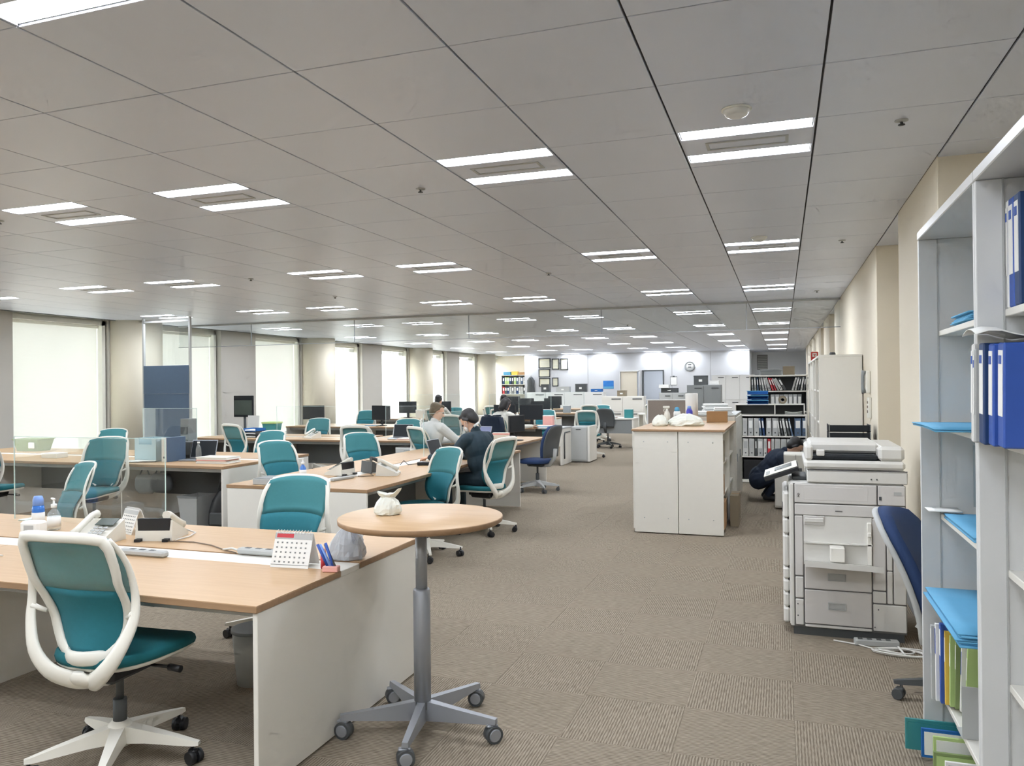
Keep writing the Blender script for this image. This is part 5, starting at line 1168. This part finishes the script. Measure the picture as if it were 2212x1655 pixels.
t = thing('wall_monitor', 'dark monitor on a stand in front of the grey pier', 'monitor', (-9.78, 12.5, 0)); MB().bx(-.22, .22, -.02, .02, .98, 1.39, .006).build('housing', M_screen, t); MB().bx(-.2, .2, -.0215, -.02, 1.02, 1.3).build('screen', M_lcd, t); MB().cyl((0,.03,.02), (0,.03,1.2), .025, n=12).build('pole', M_dkgrey, t); MB().bx(-.3, .3, -.2, .25, 0, .03, .008).build('foot', M_dkgrey, t)
t = thing('leaning_board', 'leaning pale board beside the dark monitor', 'board', (-9.4, 12.2, 0), -.2); MB().bx(-.15, .15, -.01, .01, .15, 1.02, .003, RX(-.08)).build('board', M_paper, t); MB().bx(-.15, -.13, -.015, .015, 0, .2, 0, RX(-.08)).build('leg', M_grey, t); MB().bx(.13, .15, -.015, .015, 0, .2, 0, RX(-.08)).build('leg', M_grey, t)
desk_phone('desk phone on the desk in front of the second pier', (-7.1, 10.75, TOP), -.4)
for k in range(3):
    t = thing('letter_tray', ['lowest black','middle grey','topmost blue'][k] + ' letter tray beside the distant phone', 'tray', (-8.25, 10.8, TOP+.051*k), 0, 'distant letter trays')
    m = MB(); m.bx(-.12, .12, -.12, .14, 0, .005); m.bx(-.12, -.115, -.12, .14, 0, .05); m.bx(.115, .12, -.12, .14, 0, .05); m.bx(-.12, .12, .135, .14, 0, .05); m.build('tray', [M_black, M_dkgrey, M_cyand][k], t); MB().bx(-.11, .11, -.1, .12, .006, .03, .002).build('papers', M_paper, t)
t = thing('plastic_basket', 'yellow green basket on the tray stack by the column', 'basket', (-8.3, 11.35, TOP)); MB().rings([[(-.1,-.08,0),(.1,-.08,0),(.1,.08,0),(-.1,.08,0)],[(-.13,-.1,.2),(.13,-.1,.2),(.13,.1,.2),(-.13,.1,.2)]], True, True, False).build('basket', M_tealf, t); MB().bx(-.14, .14, -.11, .11, .2, .23, .004).build('lid', M_lime, t)
items = [('laptop','open laptop on the desk behind the white shirted man',(-5.6,10.85),0.1),('papers','pink papers on the desk behind the phones',(-5.4,10.7),0),('monitor','distant monitor left of the wide teal chair',(-9.6,14.6),.2),('monitor','dark monitor on the desk beyond the white shirted man',(-7.9,14.5),-.2),('monitor','dark monitor beside the woman in the cream blouse',(-4.75,14.9),.1),
         ('monitor','black monitor beyond the writing woman',(-5.35,15.0),-.1),('papers','blue folder and papers on the writing desk',(-4.35,14.45),.1),('monitor','distant monitor by the third column',(-9.2,18.3),.1),('monitor','second distant monitor by the third column',(-8.2,18.3),-.1),('monitor','distant monitor in front of the far bookcase',(-6.4,18.3),0),('monitor','monitor facing the doors on the far desk',(-5.6,18.3),.2),
         ('monitor','tall dark monitor on the farthest desk',(-7.2,22.1),0),('monitor','dark monitor in the middle of the farthest desks',(-6.4,22.1),.1),('monitor','dark monitor near the framed certificates',(-8.9,25.9),0),('monitor','dark monitor below the framed certificates',(-7.4,25.9),0),
         ('box','white box on the distant window desk',(-8.7,18.0),0),('box','pink box on the far desk',(-5.2,22.0),0),('box','yellow box on the far desk by the doors',(-5.1,21.7),0),('box','violet box standing among the far desk papers',(-5.9,21.9),0),('box','cream box on the writing desk',(-5.75,14.6),0),('papers','papers on the desk by the bright windows',(-8.0,14.3),0),('papers','stacked papers on the far window desk',(-7.5,18.0),.1),('box','teal box on the pale aisle desk',(-3.5,18.7),0),('papers','papers on the pale aisle desk',(-3.9,18.6),0),('box','pink bag box between the aisle desks',(-4.35,14.75),0),('desk_phone','phone on the distant window desk',(-6.9,14.4),0),('desk_phone','phone near the acrylic screens of the far desk',(-6.0,17.9),.3)]
for n, (k, lb, (x, y), rz) in enumerate(items):
    if k == 'monitor': monitor(lb, (x, y, TOP), rz, .48, .3)
    elif k == 'laptop': laptop(lb, (x, y, TOP), rz)
    elif k == 'desk_phone': desk_phone(lb, (x, y, TOP), rz)
    elif k == 'papers':
        t = thing('paper_pile', lb, 'papers', (x, y, TOP), rz)
        for q in range(3): MB().bx(-.15+.02*q, .12+.02*q, -.1, .12, .01*q, .01*q+.009, .001).build('sheaf', [[M_paper, M_cyan, M_white2],[M_paper, M_pink, M_paper]][n % 2][q], t)
    else:
        m = M_pink if 'pink' in lb else M_yellow if 'yellow' in lb else M_tealf if 'teal' in lb else M_shirtg if 'violet' in lb else M_offwhite
        t = thing('desk_box', lb, 'box', (x, y, TOP), rz); MB().bx(-.1, .1, -.07, .07, 0, .2, .004).build('box', m, t); MB().bx(-.101, .101, -.071, .071, .2, .215, .002).build('lid', M_paper, t)
# ---- background: far bookcase, grey cabinets, lockers
t = thing('far_bookcase', 'far bookcase with green and blue files beside the hanging coat', 'bookcase', (-10.35, FARY-.15+.4, 0))
MB().bx(-.65, -.62, -.2, .2, 0, 1.95).build('side_panel', M_offwhite, t); MB().bx(.62, .65, -.2, .2, 0, 1.95).build('side_panel', M_offwhite, t); MB().bx(-.62, .62, .18, .2, 0, 1.95).build('back_panel', M_white, t)
for z in (.4, .8, 1.15, 1.55, 1.93): MB().bx(-.62, .62, -.2, .18, z, z+.025).build('shelf', M_offwhite, t)
for n in range(11):
    binder('%s file on the far bookcase shelf' % ORD[n], (-10.9+.1*n, FARY+.08, 1.577), [6,8,8,6,3,8,7,1,7,2,7][n], .085, .29, 0, 0, .24, 'files on the far bookcase')
for n in range(11):
    binder('%s file on the lower far bookcase shelf' % ORD[n], (-10.9+.1*n, FARY+.08, 1.177), [5,3,6,1,4,1,6,2,1,3,2][n], .085, .29, 0, 0, .24, 'files on the far bookcase')
for k, (x0, x1, h_, m, lb) in enumerate(((-.5,-.2,.12,M_cyan,'blue box on top of the far bookcase'),(-.15,.1,.14,M_yellow,'yellow box on top of the far bookcase'),(.15,.45,.1,M_card,'brown box on top of the far bookcase'))):
    t = thing('storage_box', lb, 'box', (-10.4, FARY+.2, 1.956)); MB().bx(x0, x1, -.12, .12, 0, h_, .003).build('box', m, t); MB().bx(x0-.003, x1+.003, -.123, .123, h_*.8, h_+.004, .003).build('lid', m, t)
t = thing('hanging_coat', 'dark coat hanging on the wall beside the far bookcase', 'coat', (-9.66, FARY-.085, 1.0)); rg = []
for z, a, b in ((0,.16,.07),(.2,.17,.08),(.5,.15,.08),(.72,.16,.08),(.82,.09,.06),(.88,.03,.03)): rg.append([(a*math.cos(q), b*math.sin(q), z) for q in [2*math.pi*k/16 for k in range(16)]])
MB().rings(rg).build('coat_body', M_dkgrey, t); MB().tube([(0,.03,.86),(0,.03,.93),(0,.06,.95)], .006, 6).build('hook', M_cardd, t)
def grey_cab(label, x0, x1, y0, y1, h_, m, doors=2, hm=M_dkgrey, split=True):
    t = thing('filing_cabinet', label, 'cabinet', ((x0+x1)/2, (y0+y1)/2, 0)); hx, hy = (x1-x0)/2, (y1-y0)/2
    MB().bx(-hx, hx, -hy+.02, hy, .01, h_, .004).build('body', m, t); wd = 2*hx/doors
    for k in range(doors):
        for z0, z1 in (((.04, h_*.5), (h_*.51, h_-.02)) if split else ((.04, h_-.02),)):
            d = MB().bx(-hx+wd*k+.006, -hx+wd*(k+1)-.006, -hy, -hy+.02, z0, z1, .003).build('door', m, t); MB().bx(-hx+wd*(k+.5)-.02, -hx+wd*(k+1)-.06, -hy-.012, -hy, z1-.09, z1-.06, .002).build('handle', hm, d)
    return t
grey_cab('white lockers with dark handles below the clock wall', -2.4, -.95, 28.9, 29.35, 1.82, M_white2, 3)
grey_cab('grey cabinet holding boxes and papers near the lockers', -2.75, -1.75, 24.2, 24.8, 1.48, M_midgrey, 2)
grey_cab('light grey cabinet below the clipboard', -3.6, -2.8, 24.3, 24.8, 1.25, M_grey, 2)
grey_cab('low white cabinet row beneath the framed certificates', -9.3, -6.3, 28.6, 29.1, 1.25, M_white2, 4)
grey_cab('low white cabinet run beyond the writing woman', -6.1, -4.6, 27.4, 27.9, 1.1, M_white, 2)
t = thing('brown_partition', 'brown fabric partition behind the maple worktop', 'partition', (-2.1, 15.6, 0)); MB().bx(-.45, .38, -.02, .02, .05, 1.2, .004).build('panel', mat('taupe_fabric', (138,126,116), .9, 0, .06, 40, .2), t); MB().bx(-.46, .39, -.025, .025, 1.2, 1.225, .003).build('top_rail', M_white2, t)
for x in (-.45, .37): MB().bx(x, x+.02, -.025, .025, 0, 1.2).build('post', M_white2, t); MB().bx(x-.03, x+.05, -.18, .18, 0, .03, .004).build('foot', M_white2, t)
for n, (x, y, z, w_, h_, m, lb) in enumerate([(-2.35,24.45,1.482,.4,.28,M_dkgrey,'dark open box on the grey cabinet near the lockers'),(-1.95,24.45,1.482,.28,.12,M_white2,'papers and case on the grey cabinet near the lockers'),(-3.3,24.5,1.252,.5,.14,M_dkgrey,'black trays on the light grey cabinet below the clipboard'),(-3.45,24.4,1.40,.3,.1,M_paper,'white bundle on the black trays below the clipboard'),
        (-8.6,28.85,1.252,.3,.3,M_dkgrey,'dark case on the white cabinets below the certificates'),(-7.9,28.85,1.252,.5,.2,M_grey,'grey files on the white cabinets below the certificates'),(-7.2,28.85,1.252,.4,.3,M_dkgrey,'leaning dark files on the white cabinets'),(-6.6,28.85,1.252,.4,.1,M_cyand,'flat blue box on the white cabinets'),(-5.4,27.6,1.102,.3,.2,M_cardd,'brown box on the low white cabinet run')]):
    t = thing('storage_box', lb, 'box', (x, y, z)); MB().bx(-w_/2, w_/2, -.15, .15, 0, h_, .005).build('body', m, t); MB().bx(-w_/2-.003, w_/2+.003, -.153, .153, h_*.86, h_+.006, .003).build('lid', m, t); MB().bx(-.05, .05, -.156, -.153, h_*.35, h_*.6).build('tag', M_paper, t)
# frames, clock, poster, clipboard on the far wall
def wallx(x): return x*1.0466
def wallz(z): return CAM_H + (z-CAM_H)*1.0466
fr = [(-8.94,-8.44,2.18,2.58,'top left certificate frame on the far wall'),(-8.40,-8.09,2.12,2.56,'narrow certificate frame beside the top left one'),(-8.06,-7.74,2.10,2.56,'narrow certificate frame farthest along the top row'),(-8.94,-8.46,1.83,2.16,'middle certificate frame of the left column'),(-8.93,-8.46,1.47,1.815,'lowest certificate frame of the left column'),(-8.39,-8.13,1.47,1.83,'small lone certificate frame at the lower row')]
for n, (a, b, z0, z1, lb) in enumerate(fr):
    a, b, z0, z1 = wallx(a), wallx(b), wallz(z0), wallz(z1); t = thing('picture_frame', lb, 'picture frame', ((a+b)/2, FARY-.001, z0), 0, 'certificate frames'); hx, hz = (b-a)/2-.01, z1-z0-.02; f = .035
    m = MB(); m.bx(-hx, hx, -.03, 0, 0, f); m.bx(-hx, hx, -.03, 0, hz-f, hz); m.bx(-hx, -hx+f, -.03, 0, 0, hz); m.bx(hx-f, hx, -.03, 0, 0, hz); m.build('frame', M_dkgrey, t)
    c = MB().bx(-hx+f, hx-f, -.012, -.006, f, hz-f).build('certificate', M_gold, t); l = MB()
    for q in range(5): l.bx(-hx*.6, hx*.6, -.0135, -.012, hz*.25+q*hz*.11, hz*.25+q*hz*.11+.008)
    l.build('text_lines', M_grey, c)
t = thing('wall_clock', 'round white wall clock with dark rim on the far wall', 'clock', (wallx(-3.18), FARY-.001, wallz(2.16))); r_ = .19
MB().lathe([(r_*.84,0),(r_,0),(r_,.04),(r_*.84,.05),(r_*.84,0)], 40, M=RX(math.pi/2)).build('rim', M_midgrey, t); MB().lathe([(.001,.01),(r_*.86,.01),(r_*.86,.015),(.001,.015)], 40, M=RX(math.pi/2)).build('dial', M_paper, t)
MB().bx(-.06, .06, -.018, -.015, .03, .075).build('upper_display', M_dkgrey, t); MB().bx(-.06, .06, -.018, -.015, -.06, -.015).build('lower_display', M_dkgrey, t)
t = thing('wall_poster', 'blue seascape poster on the far wall', 'poster', (wallx(-6.19), FARY-.001, wallz(1.36))); MB().bx(-.21, .21, -.004, 0, 0, .32).build('sheet', mat('blue_poster', (44,120,196), .6, 0, .3, 6), t); MB().bx(-.2, .2, -.0055, -.004, .01, .09).build('lower_band', M_cyan, t)
t = thing('wall_clipboard', 'clipboard with white sheet hanging on the far wall', 'clipboard', (wallx(-3.76), FARY-.001, wallz(1.47))); MB().bx(-.13, .13, -.008, 0, 0, .34, .002).build('board', M_midgrey, t); MB().bx(-.115, .115, -.0095, -.008, .015, .31).build('sheet', M_paper, t); MB().bx(-.04, .04, -.015, -.009, .31, .36, .003).build('clip', M_dkgrey, t)
t = thing('wall_vent', 'grey louvre panel high on the recessed end wall', 'vent', (-.75, 32.998, 2.05)); MB().bx(-.2, .2, -.01, 0, 0, .6).build('frame', M_midgrey, t)
for q in range(8): MB().bx(-.18, .18, -.018, -.01, .03+.07*q, .07+.07*q, .002).build('louvre', M_grey, t)
# jackets on chair backs
def jacket(label, loc, rz, m):
    t = thing('jacket', label, 'jacket', loc, rz); MB().grid(lambda u, v: ((u-.5)*(.42+.06*math.sin(3*v)), -.34-.05*math.sin(math.pi*u)-.02*math.sin(9*u)*v, .99-.5*v-.03*abs(u-.5)), 16, 10, (0,-.02,0)).build('hanging_back', m, t)
    MB().grid(lambda u, v: ((u-.5)*.36, -.34+.14*v, .985+.02*math.sin(math.pi*v)-.12*v*v), 12, 5, (0,0,.015)).build('collar_fold', m, t)
    for s in (-1, 1): MB().tube([(s*.19,-.33,.95),(s*.235,-.34,.8),(s*.23,-.35,.62),(s*.21,-.35,.5)], [.045,.05,.045,.04], 8).build('sleeve', m, t)
jacket('dark jacket over the chair back at the edge of the picture', (-8.2, 6.25, 0), face(-.25,.97), M_black)
jacket('navy jacket hung over the chair behind the woman', (-4.85, 13.5, 0), face(.3,.95), M_navyd)
# ================================================================ people
def blob(name, prims, mats, voxel, parent=None, smooth=5):
    """prims: ('c', p0, p1, r0, r1, mat) tapered capsules and ('e', centre, radii, rotation, mat) ellipsoids, fused into one skin"""
    m = MB()
    for p in prims:
        if p[0] == 'c':
            a, b = Vector(p[1]), Vector(p[2]); r0, r1 = p[3], p[4]; d = b-a; L = max(d.length, 1e-5); d /= L; u = d.orthogonal().normalized(); w_ = d.cross(u); rg = []
            for k in range(-4, 1): t_ = k*math.pi/8.2; rg.append((a + d*math.sin(t_)*r0, math.cos(t_)*r0))
            for k in range(0, 5): t_ = k*math.pi/8.2; rg.append((b + d*math.sin(t_)*r1, math.cos(t_)*r1))
            m.rings([[tuple(c + (u*math.cos(2*math.pi*j/12)+w_*math.sin(2*math.pi*j/12))*r) for j in range(12)] for c, r in rg])
        else:
            m.ball((0,0,0), p[2], 16, 12, T(*p[1]) @ (p[3] or Matrix.Identity(4)))
    tmp = bpy.data.objects.new('tmp', m.mesh('tmp', mats[0])); COL.objects.link(tmp)
    r = tmp.modifiers.new('r', 'REMESH'); r.mode = 'VOXEL'; r.voxel_size = voxel
    s = tmp.modifiers.new('s', 'SMOOTH'); s.iterations = smooth; s.factor = .5
    dg = bpy.context.evaluated_depsgraph_get(); me = bpy.data.meshes.new_from_object(tmp.evaluated_get(dg)); old = tmp.data
    bpy.data.objects.remove(tmp); bpy.data.meshes.remove(old)
    me.name = name; me.materials.clear()
    for q in mats: me.materials.append(q)
    me.polygons.foreach_set('use_smooth', [True]*len(me.polygons))
    if len(mats) > 1:
        P = []
        for p in prims:
            if p[0] == 'c': P.append((Vector(p[1]), Vector(p[2])-Vector(p[1]), p[3], p[4], p[5]))
            else:
                R_ = (p[3] or Matrix.Identity(4)).inverted(); P.append((Vector(p[1]), R_, p[2], None, p[4]))
        idx = []
        for f in me.polygons:
            c = f.center; best = 9; bi = 0
            for a, d, r0, r1, mi in P:
                if r1 is None:
                    q = d @ (c-a); k = math.sqrt((q.x/r0[0])**2+(q.y/r0[1])**2+(q.z/r0[2])**2); D = (k-1)*min(r0)
                else:
                    t_ = max(0, min(1, (c-a).dot(d)/max(d.length_squared, 1e-8))); D = (c-a-d*t_).length - (r0+(r1-r0)*t_)
                if D < best: best = D; bi = mi
            idx.append(bi)
        me.polygons.foreach_set('material_index', idx)
    return link(name, me, parent)
def hand(wr, dr, up, m, side):
    """palm, four unequal bent fingers and a thumb leaving the side of the palm"""
    wr, dr, up = Vector(wr), Vector(dr).normalized(), Vector(up).normalized(); sd = dr.cross(up).normalized()*side; up = sd.cross(dr).normalized()*side; out = []
    pc = wr + dr*.05
    for k in (-.026, -.009, .009, .026): out.append(('c', wr+dr*.012+sd*k*.7, wr+dr*.085+sd*k, .0145, .0125, m))
    for k, l in ((-.030,.055),(-.010,.070),(.011,.076),(.031,.068)):
        a = wr+dr*.088+sd*k; b = a+dr*l*.5-up*.006; c = b+dr*l*.42-up*.024; out += [('c', a, b, .0095, .0088, m), ('c', b, c, .0088, .0075, m)]
    a = wr+dr*.025+sd*.03; b = a+dr*.03+sd*.028-up*.008; c = b+dr*.032+sd*.006-up*.01; out += [('c', a, b, .0125, .0105, m), ('c', b, c, .0105, .0085, m)]
    return out
def head_prims(hc, fw, up, ms):
    fw, up = Vector(fw).normalized(), Vector(up).normalized(); sd = fw.cross(up).normalized(); up = sd.cross(fw).normalized()
    R_ = Matrix((( sd.x, fw.x, up.x, 0), (sd.y, fw.y, up.y, 0), (sd.z, fw.z, up.z, 0), (0,0,0,1)))
    g = lambda x, y, z: tuple(Vector(hc)+sd*x+fw*y+up*z)
    P = [('e', g(0,-.01,.025), (.074,.094,.088), R_, ms), ('e', g(0,.02,-.04), (.060,.070,.075), R_, ms), ('e', g(0,.045,-.085), (.036,.036,.028), R_, ms),
         ('c', g(0,.088,.0), g(0,.105,-.028), .010, .014, ms), ('c', g(-.02,.085,-.062), g(.02,.085,-.062), .009, .009, ms), ('e', g(.078,-.01,-.012), (.009,.02,.032), R_, ms), ('e', g(-.078,-.01,-.012), (.009,.02,.032), R_, ms), ('c', g(-.03,.082,.022), g(.03,.082,.022), .010, .010, ms)]
    return P, g, R_
def person(name, label, loc, rz, pose, top, bottom, hairm, shoe=None, mask=False, longhair=False, voxel=.0065, bulk=1.0, hem=False):
    t = thing(name, label, 'person', loc, rz)
    mats = [top, M_skin, bottom, shoe or M_black]
    P = []; J = pose
    pel, nk = Vector(J['pelvis']), Vector(J['neck']); ax = (nk-pel).normalized(); sh = pel.lerp(nk, .86)
    rot = Vector((0,0,1)).rotation_difference(ax).to_matrix().to_4x4()
    P += [('e', pel+ax*.03, (.165,.125,.13), rot, 2), ('e', pel.lerp(nk,.35), (.152*bulk,.112*bulk,.17), rot, 0), ('e', pel.lerp(nk,.66), (.172*bulk,.118*bulk,.18), rot, 0), ('c', sh+Vector((-.13,0,0)), sh+Vector((.13,0,0)), .068, .068, 0), ('c', sh+ax*.0, nk+ax*.01, .075, .056, 0)]
    if hem: P += [('e', pel+ax*.05, (.185,.15,.16), rot, 0), ('c', pel+Vector((-.1,.0,.0)), pel+Vector((-.11,.2,.08)), .12, .09, 0), ('c', pel+Vector((.1,.0,.0)), pel+Vector((.11,.2,.08)), .12, .09, 0)]
    hc = Vector(J['head']); P += [('c', nk, hc-Vector((0,.0,.03)), .052, .05, 1)]
    hp, g, R_ = head_prims(hc, J['look'], J.get('up', (0,0,1)), 1); P += hp
    for s in (-1, 1):
        S = sh + Vector((s*.185, 0, -.01)); E_ = Vector(J['elbow'][0 if s < 0 else 1]); W_ = Vector(J['wrist'][0 if s < 0 else 1])
        P += [('c', S, E_, .060*bulk, .046*bulk, 0), ('c', E_, W_, .046*bulk, .032*bulk, 0), ('c', W_, W_+(W_-E_).normalized()*.02, .026, .025, 1)]
        P += hand(W_+(W_-E_).normalized()*.01, J['hdir'][0 if s < 0 else 1], J.get('hup', (0,0,1)), 1, s)
        H_ = pel + Vector((s*.09, .0, -.02)); K_ = Vector(J['knee'][0 if s < 0 else 1]); A_ = Vector(J['ankle'][0 if s < 0 else 1]); F_ = Vector(J['toe'][0 if s < 0 else 1])
        P += [('c', H_, K_, .092, .064, 2), ('c', K_, A_, .060, .042, 2), ('c', A_+Vector((0,-.03,-.035)), F_, .036, .034, 3), ('c', A_, A_+Vector((0,-.03,-.035)), .04, .036, 3)]
    blob('body', P, mats, voxel, t)
    # hair
    HP = [('e', g(0,-.030,.050), (.082,.090,.074), R_, 0), ('e', g(0,.035,.088), (.058,.04,.026), R_, 0), ('e', g(0,-.055,.0), (.078,.056,.085), R_, 0), ('c', g(-.074,.0,.03), g(-.078,-.03,-.02), .018, .014, 0), ('c', g(.074,.0,.03), g(.078,-.03,-.02), .018, .014, 0)]
    if longhair: HP += [('c', g(0,-.07,.0), g(0,-.085,-.13), .075, .06, 0), ('c', g(-.07,-.03,.0), g(-.075,-.03,-.12), .035, .028, 0), ('c', g(.07,-.03,.0), g(.075,-.03,-.12), .035, .028, 0)]
    blob('hair', HP, [hairm], .007, t, 3)
    e = MB()
    for s in (-1, 1): e.ball(g(s*.030,.0815,.006), .0095, 8, 6)
    e.build('eyes', M_black, t)
    if mask:
        mk = [('e', g(0,.052,-.052), (.056,.05,.050), R_, 0)]
        mo = blob('face_mask', mk, [M_mask], .007, t, 2)
        st = MB()
        for s in (-1, 1): st.tube([g(s*.05,.06,-.035), g(s*.078,.01,-.012), g(s*.084,-.012,.015)], .0022, 5); st.tube([g(s*.05,.05,-.075), g(s*.078,.0,-.045), g(s*.084,-.014,-.03)], .0022, 5)
        st.build('mask_straps', M_mask, mo)
    return t, g
def seated(lean, head_pitch=.3, wr=((-.16,.48,.76),(.16,.48,.76)), hd=((.2,1,-.1),(-.2,1,-.1)), seat=.475, tl=.5, yaw=0.0):
    pel = Vector((0,-.07,seat+.09)); ax = Vector((0, math.sin(lean), math.cos(lean))); nk = pel+ax*tl
    hd_ = nk + Vector((0, math.sin(lean+head_pitch*.6)*.14, math.cos(lean+head_pitch*.6)*.14)); sh = pel.lerp(nk, .86)
    el = []
    for s, w_ in zip((-1,1), wr):
        w_ = Vector(w_); S = sh+Vector((s*.185,0,-.01)); mid = (S+w_)/2; d = (w_-S).length; h_ = math.sqrt(max(.004, .285**2-(d/2)**2)); el.append(tuple(mid + (Vector((s*.35,-.25,-1))).normalized()*h_))
    p = head_pitch+lean*.7
    return dict(pelvis=pel, neck=nk, head=hd_, look=(math.sin(yaw)*math.cos(p), math.cos(yaw)*math.cos(p), -math.sin(p)), up=(0, math.sin(p), math.cos(p)), elbow=el, wrist=wr, hdir=hd,
                knee=((-.12,.36,seat+.05),(.12,.36,seat+.05)), ankle=((-.12,.33,.085),(.12,.33,.085)), toe=((-.13,.47,.036),(.13,.47,.036)))
t, g = person('person', 'person in a dark teal suit and white mask bent over the middle desk', (-3.02, 7.675, 0), face(-.97,.26), seated(.26, .62, ((-.2,.5,.77),(.2,.52,.77))), M_suit, M_suit, M_hair, M_black, True, bulk=1.22)
MB().tube([g(-.055,-.035,-.115), g(0,-.07,-.10), g(.055,-.035,-.115), g(.045,.04,-.13)], .012, 8).build('shirt_collar', M_shirtw, t)
t, g = person('person', 'person in a white shirt with greying hair facing a laptop', (-4.47, 9.62, 0), face(.55,.84), seated(.20, .25, ((-.22,.5,.77),(.2,.52,.77)), yaw=.5), M_shirtw, M_trous, M_hairg, bulk=1.2)
MB().tube([g(-.058,-.03,-.105), g(-.04,-.062,-.095), g(.0,-.072,-.09), g(.04,-.062,-.095), g(.058,-.03,-.105)], .006, 6).build('lanyard', M_black, t)
person('person', 'person with shoulder length black hair in a cream blouse writing at a desk', (-4.85, 13.5, 0), face(.3,.95), seated(.2, .5, ((-.14,.46,.77),(.3,.48,.77))), M_shirtc, M_trous, M_hair, None, False, True, .008)
person('person', 'person in a grey shirt with tied black hair before the far bookcase', (-6.1, 17.0, 0), face(.1,1), seated(.15, .2), M_shirtg, M_trous, M_hair, None, False, False, .009)
person('person', 'person in a pale shirt seated farthest away by the windows', (-7.75, 17.05, 0), face(.2,.98), seated(.1, .1), M_shirtc, M_trous, M_hair, None, False, False, .009)
squat = dict(pelvis=Vector((0,-.16,.27)), neck=Vector((0,.17,.64)), head=(0,.30,.70), look=(0,.75,-.66), up=(0,.66,.75), elbow=((-.24,.2,.42),(.24,.2,.42)), wrist=((-.12,.36,.34),(.12,.36,.34)), hdir=((.1,.6,-.8),(-.1,.6,-.8)),
             knee=((-.13,.19,.46),(.13,.21,.44)), ankle=((-.11,-.06,.09),(.11,-.05,.09)), toe=((-.11,.09,.036),(.11,.1,.036)))
person('person', 'person in a navy suit crouching beside the white printer', (-.15, 10.7, 0), face(1,.05), squat, M_navyd, M_navyd, M_hair, bulk=1.2, hem=True)
